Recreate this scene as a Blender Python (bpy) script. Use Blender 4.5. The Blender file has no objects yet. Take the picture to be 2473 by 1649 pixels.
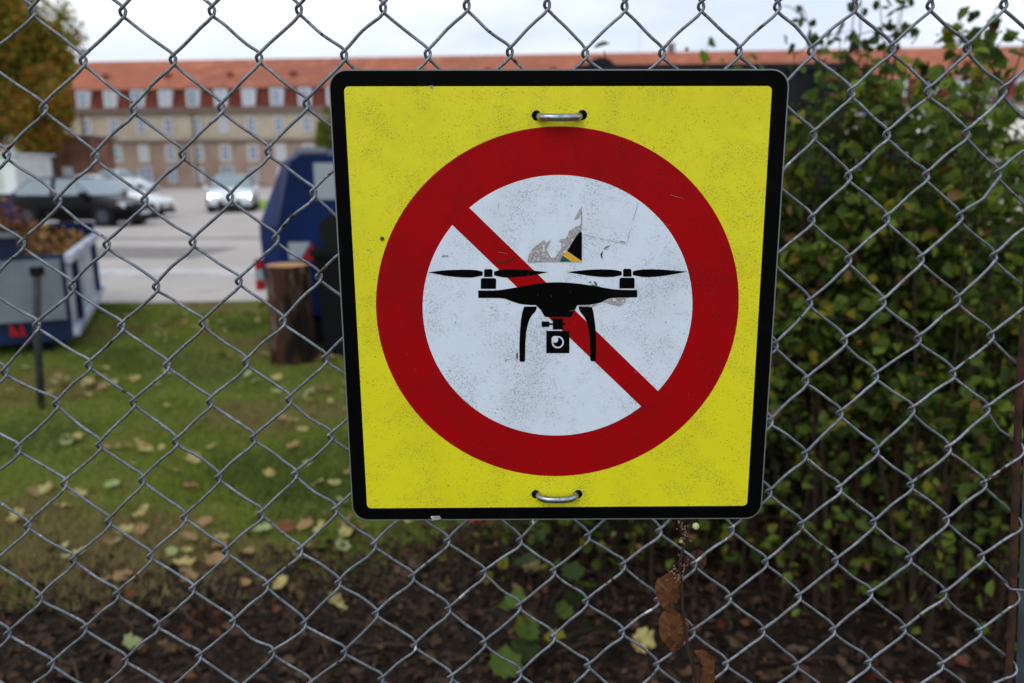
import bpy, bmesh, math, random
import numpy as np
from mathutils import Vector, Matrix
D = bpy.data; SC = bpy.context.scene; COL = SC.collection
random.seed(7)
R = math.radians
# ---------------------------------------------------------------- camera
cam = D.objects.new('camera', D.cameras.new('camera')); COL.objects.link(cam)
CAMR = Matrix.Rotation(R(90 - 12.1), 3, 'X') @ Matrix.Rotation(R(-0.41), 3, 'Z')
cam.matrix_world = Matrix.Translation((0, 0, 1.6)) @ CAMR.to_4x4()
cam.data.sensor_width = 36; cam.data.lens = 28.0
cam.data.clip_start = 0.05; cam.data.clip_end = 2000
cam.data.dof.use_dof = True; cam.data.dof.focus_distance = 0.765; cam.data.dof.aperture_fstop = 4.6
SC.camera = cam
# ---------------------------------------------------------------- sky and light
w = D.worlds.new('World'); SC.world = w; w.use_nodes = True
nt = w.node_tree; nt.nodes.clear(); N = nt.nodes.new; L = nt.links.new
SUN_EL, SUN_AZ = 48.0, 205.0        # behind the camera, a little to the left, veiled by cloud
out = N('ShaderNodeOutputWorld'); bg = N('ShaderNodeBackground'); bg.inputs[1].default_value = 0.1
sky = N('ShaderNodeTexSky'); sky.sky_type = 'NISHITA'; sky.sun_disc = False
sky.sun_elevation = R(SUN_EL); sky.sun_rotation = R(SUN_AZ)
tc = N('ShaderNodeTexCoord'); mp = N('ShaderNodeMapping'); mp.inputs['Scale'].default_value = (1.0, 1.0, 3.6)
mp.inputs['Location'].default_value = (0.35, 0.2, 0.1)
nz = N('ShaderNodeTexNoise'); nz.inputs['Scale'].default_value = 2.1; nz.inputs['Detail'].default_value = 6; nz.inputs['Roughness'].default_value = 0.5
rp = N('ShaderNodeValToRGB')
rp.color_ramp.elements[0].position = 0.40; rp.color_ramp.elements[0].color = (6.6, 7.3, 8.6, 1)
rp.color_ramp.elements[1].position = 0.62; rp.color_ramp.elements[1].color = (9.9, 10.1, 10.4, 1)
mx = N('ShaderNodeMix'); mx.data_type = 'RGBA'; mx.inputs[0].default_value = 0.9
L(tc.outputs['Generated'], mp.inputs[0]); L(mp.outputs[0], nz.inputs['Vector']); L(nz.outputs['Fac'], rp.inputs[0])
L(sky.outputs[0], mx.inputs[6]); L(rp.outputs[0], mx.inputs[7]); L(mx.outputs[2], bg.inputs[0]); L(bg.outputs[0], out.inputs[0])
sun = D.objects.new('sun', D.lights.new('sun', 'SUN')); COL.objects.link(sun)
sun.data.energy = 0.7; sun.data.angle = R(25); sun.data.color = (1.0, 0.965, 0.92)
sd = Vector((math.sin(R(SUN_AZ)) * math.cos(R(SUN_EL)), math.cos(R(SUN_AZ)) * math.cos(R(SUN_EL)), math.sin(R(SUN_EL))))
sun.rotation_euler = sd.to_track_quat('Z', 'Y').to_euler()
SC.view_settings.view_transform = 'Standard'; SC.view_settings.look = 'None'
SC.view_settings.exposure = 0.3; SC.view_settings.gamma = 1.0; SC.view_settings.use_curve_mapping = False
try:
    SC.cycles.max_bounces = 6; SC.cycles.diffuse_bounces = 3; SC.cycles.glossy_bounces = 3; SC.cycles.transparent_max_bounces = 6
except Exception: pass
# ---------------------------------------------------------------- materials
def lin(r, g, b):
    f = lambda v: (v/255/12.92) if v/255 <= .04045 else ((v/255+.055)/1.055)**2.4
    return (f(r), f(g), f(b), 1)
def mat(name, col, rough=.6, metal=0., var=None, bump=None, spots=None, spec=None, emit=None, coord='Object', stretch=None, trans=None):
    """var=(scale, other colour, lo, hi); spots=list of (scale, colour, lo, hi, patch scale); bump=(scale, strength, distance)"""
    m = D.materials.new(name); m.use_nodes = True; t = m.node_tree; p = t.nodes['Principled BSDF']; n = t.nodes.new; l = t.links.new
    p.inputs['Roughness'].default_value = rough; p.inputs['Metallic'].default_value = metal
    p.inputs['Specular IOR Level'].default_value = .18 if spec is None else spec
    co = n('ShaderNodeTexCoord').outputs[coord]
    if stretch:
        q = n('ShaderNodeMapping'); q.inputs['Scale'].default_value = stretch; l(co, q.inputs[0]); co = q.outputs[0]
    def noise(s, det=4, ro=.6):
        a = n('ShaderNodeTexNoise'); a.inputs['Scale'].default_value = s; a.inputs['Detail'].default_value = det; a.inputs['Roughness'].default_value = ro
        l(co, a.inputs['Vector']); return a.outputs['Fac']
    def ramp(src, lo, hi):
        a = n('ShaderNodeMapRange'); a.interpolation_type = 'SMOOTHSTEP'; a.inputs[1].default_value = lo; a.inputs[2].default_value = hi; l(src, a.inputs[0]); return a.outputs[0]
    def mixc(f, a, b):
        x = n('ShaderNodeMix'); x.data_type = 'RGBA'; l(f, x.inputs[0])
        for i, v in ((6, a), (7, b)):
            if isinstance(v, tuple): x.inputs[i].default_value = v
            else: l(v, x.inputs[i])
        return x.outputs[2]
    c = col
    for v in (var if isinstance(var, list) else [var] if var else []):
        c = mixc(ramp(noise(v[0]), v[2], v[3]), c, v[1])
    for s in spots or []:
        f = ramp(noise(s[0], 2, .7), s[2], s[3])
        if len(s) > 4:
            k = n('ShaderNodeMath'); k.operation = 'MULTIPLY'; l(f, k.inputs[0]); l(ramp(noise(s[4], 5, .65), .44, .62), k.inputs[1]); f = k.outputs[0]
        c = mixc(f, c, s[1])
    if isinstance(c, tuple): p.inputs['Base Color'].default_value = c
    else: l(c, p.inputs['Base Color'])
    if bump:
        b = n('ShaderNodeBump'); b.inputs['Strength'].default_value = bump[1]; b.inputs['Distance'].default_value = bump[2]
        l(noise(bump[0], 5), b.inputs['Height']); l(b.outputs[0], p.inputs['Normal'])
    if emit: p.inputs['Emission Color'].default_value = emit[0]; p.inputs['Emission Strength'].default_value = emit[1]
    if trans:   # light through thin leaves
        tr = n('ShaderNodeBsdfTranslucent'); tr.inputs[0].default_value = trans[0]
        ad = n('ShaderNodeMixShader'); ad.inputs[0].default_value = trans[1]
        l(p.outputs[0], ad.inputs[1]); l(tr.outputs[0], ad.inputs[2]); l(ad.outputs[0], t.nodes['Material Output'].inputs[0])
    return m
# ---------------------------------------------------------------- object helpers
def tag(o, label=None, cat=None, group=None, kind=None):
    if label: o['label'] = label
    if cat: o['category'] = cat
    if group: o['group'] = group
    if kind: o['kind'] = kind
    return o
def empty(name, loc=(0, 0, 0), rz=0):
    o = D.objects.new(name, None); COL.objects.link(o); o.location = loc; o.rotation_euler = (0, 0, rz); o.empty_display_size = .1; return o
def mesh(name, V, Fc, mats, parent=None, smooth=False, idx=None):
    me = D.meshes.new(name); me.from_pydata([tuple(v) for v in V], [], [tuple(f) for f in Fc])
    for m in (mats if isinstance(mats, (list, tuple)) else [mats]): me.materials.append(m)
    if idx is not None: me.polygons.foreach_set('material_index', np.array(idx, dtype=np.int32))
    if smooth: me.polygons.foreach_set('use_smooth', np.ones(len(me.polygons), dtype=bool))
    me.update()
    o = D.objects.new(name, me); COL.objects.link(o)
    if parent: o.parent = parent
    return o
def inst(name, me, parent=None, loc=(0, 0, 0), rot=(0, 0, 0), sc=(1, 1, 1)):
    o = D.objects.new(name, me); COL.objects.link(o); o.location = loc; o.rotation_euler = rot; o.scale = sc
    if parent: o.parent = parent
    return o
class MB:
    def __init__(s): s.v = []; s.f = []; s.i = []
    def add(s, V, Fc, mi=0):
        b = len(s.v); s.v += [tuple(v) for v in V]; s.f += [tuple(b+k for k in f) for f in Fc]; s.i += [mi]*len(Fc); return s
    def box(s, x0, x1, y0, y1, z0, z1, mi=0, M=None):
        V = [Vector(p) for p in ((x0,y0,z0),(x1,y0,z0),(x1,y1,z0),(x0,y1,z0),(x0,y0,z1),(x1,y0,z1),(x1,y1,z1),(x0,y1,z1))]
        if M: V = [M @ v for v in V]
        return s.add(V, [(0,3,2,1),(4,5,6,7),(0,1,5,4),(1,2,6,5),(2,3,7,6),(3,0,4,7)], mi)
    def tube(s, pts, r, n=8, mi=0, cap=True):
        pts = [Vector(p) for p in pts]; m = len(pts)
        rs = r if isinstance(r, (list, tuple)) else [r]*m
        V = []; up = None
        for k in range(m):
            t = (pts[min(k+1, m-1)] - pts[max(k-1, 0)]).normalized()
            if up is None: up = t.orthogonal().normalized()
            up = (up - t*up.dot(t)).normalized(); sd_ = t.cross(up)
            for a in range(n):
                an = 2*math.pi*a/n; V.append(pts[k] + (up*math.cos(an) + sd_*math.sin(an))*rs[k])
        Fc = [(k*n+a, k*n+(a+1) % n, (k+1)*n+(a+1) % n, (k+1)*n+a) for k in range(m-1) for a in range(n)]
        if cap: Fc += [tuple(range(n-1, -1, -1)), tuple((m-1)*n+a for a in range(n))]
        return s.add(V, Fc, mi)
    def prism(s, poly, y0, y1, mi=0):       # outline in x-z, extruded in y
        n = len(poly); A = sum(poly[i][0]*poly[(i+1) % n][1]-poly[(i+1) % n][0]*poly[i][1] for i in range(n))
        if A < 0: poly = poly[::-1]
        V = [(p[0], y0, p[1]) for p in poly] + [(p[0], y1, p[1]) for p in poly]
        return s.add(V, [tuple(range(n)), tuple(range(2*n-1, n-1, -1))] + [((k+1) % n, k, n+k, n+(k+1) % n) for k in range(n)], mi)
    def build(s, name, mats, parent=None, smooth=False):
        return mesh(name, s.v, s.f, mats, parent, smooth, s.i)
def catmull(P, sub):
    P = np.array(P, float); n = len(P); o = []
    for i in range(n-1):
        p0, p1, p2, p3 = P[max(i-1, 0)], P[i], P[i+1], P[min(i+2, n-1)]
        for k in range(sub):
            t = k/sub; o.append(.5*((2*p1)+(-p0+p2)*t+(2*p0-5*p1+4*p2-p3)*t*t+(-p0+3*p1-3*p2+p3)*t**3))
    o.append(P[-1]); return o
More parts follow.
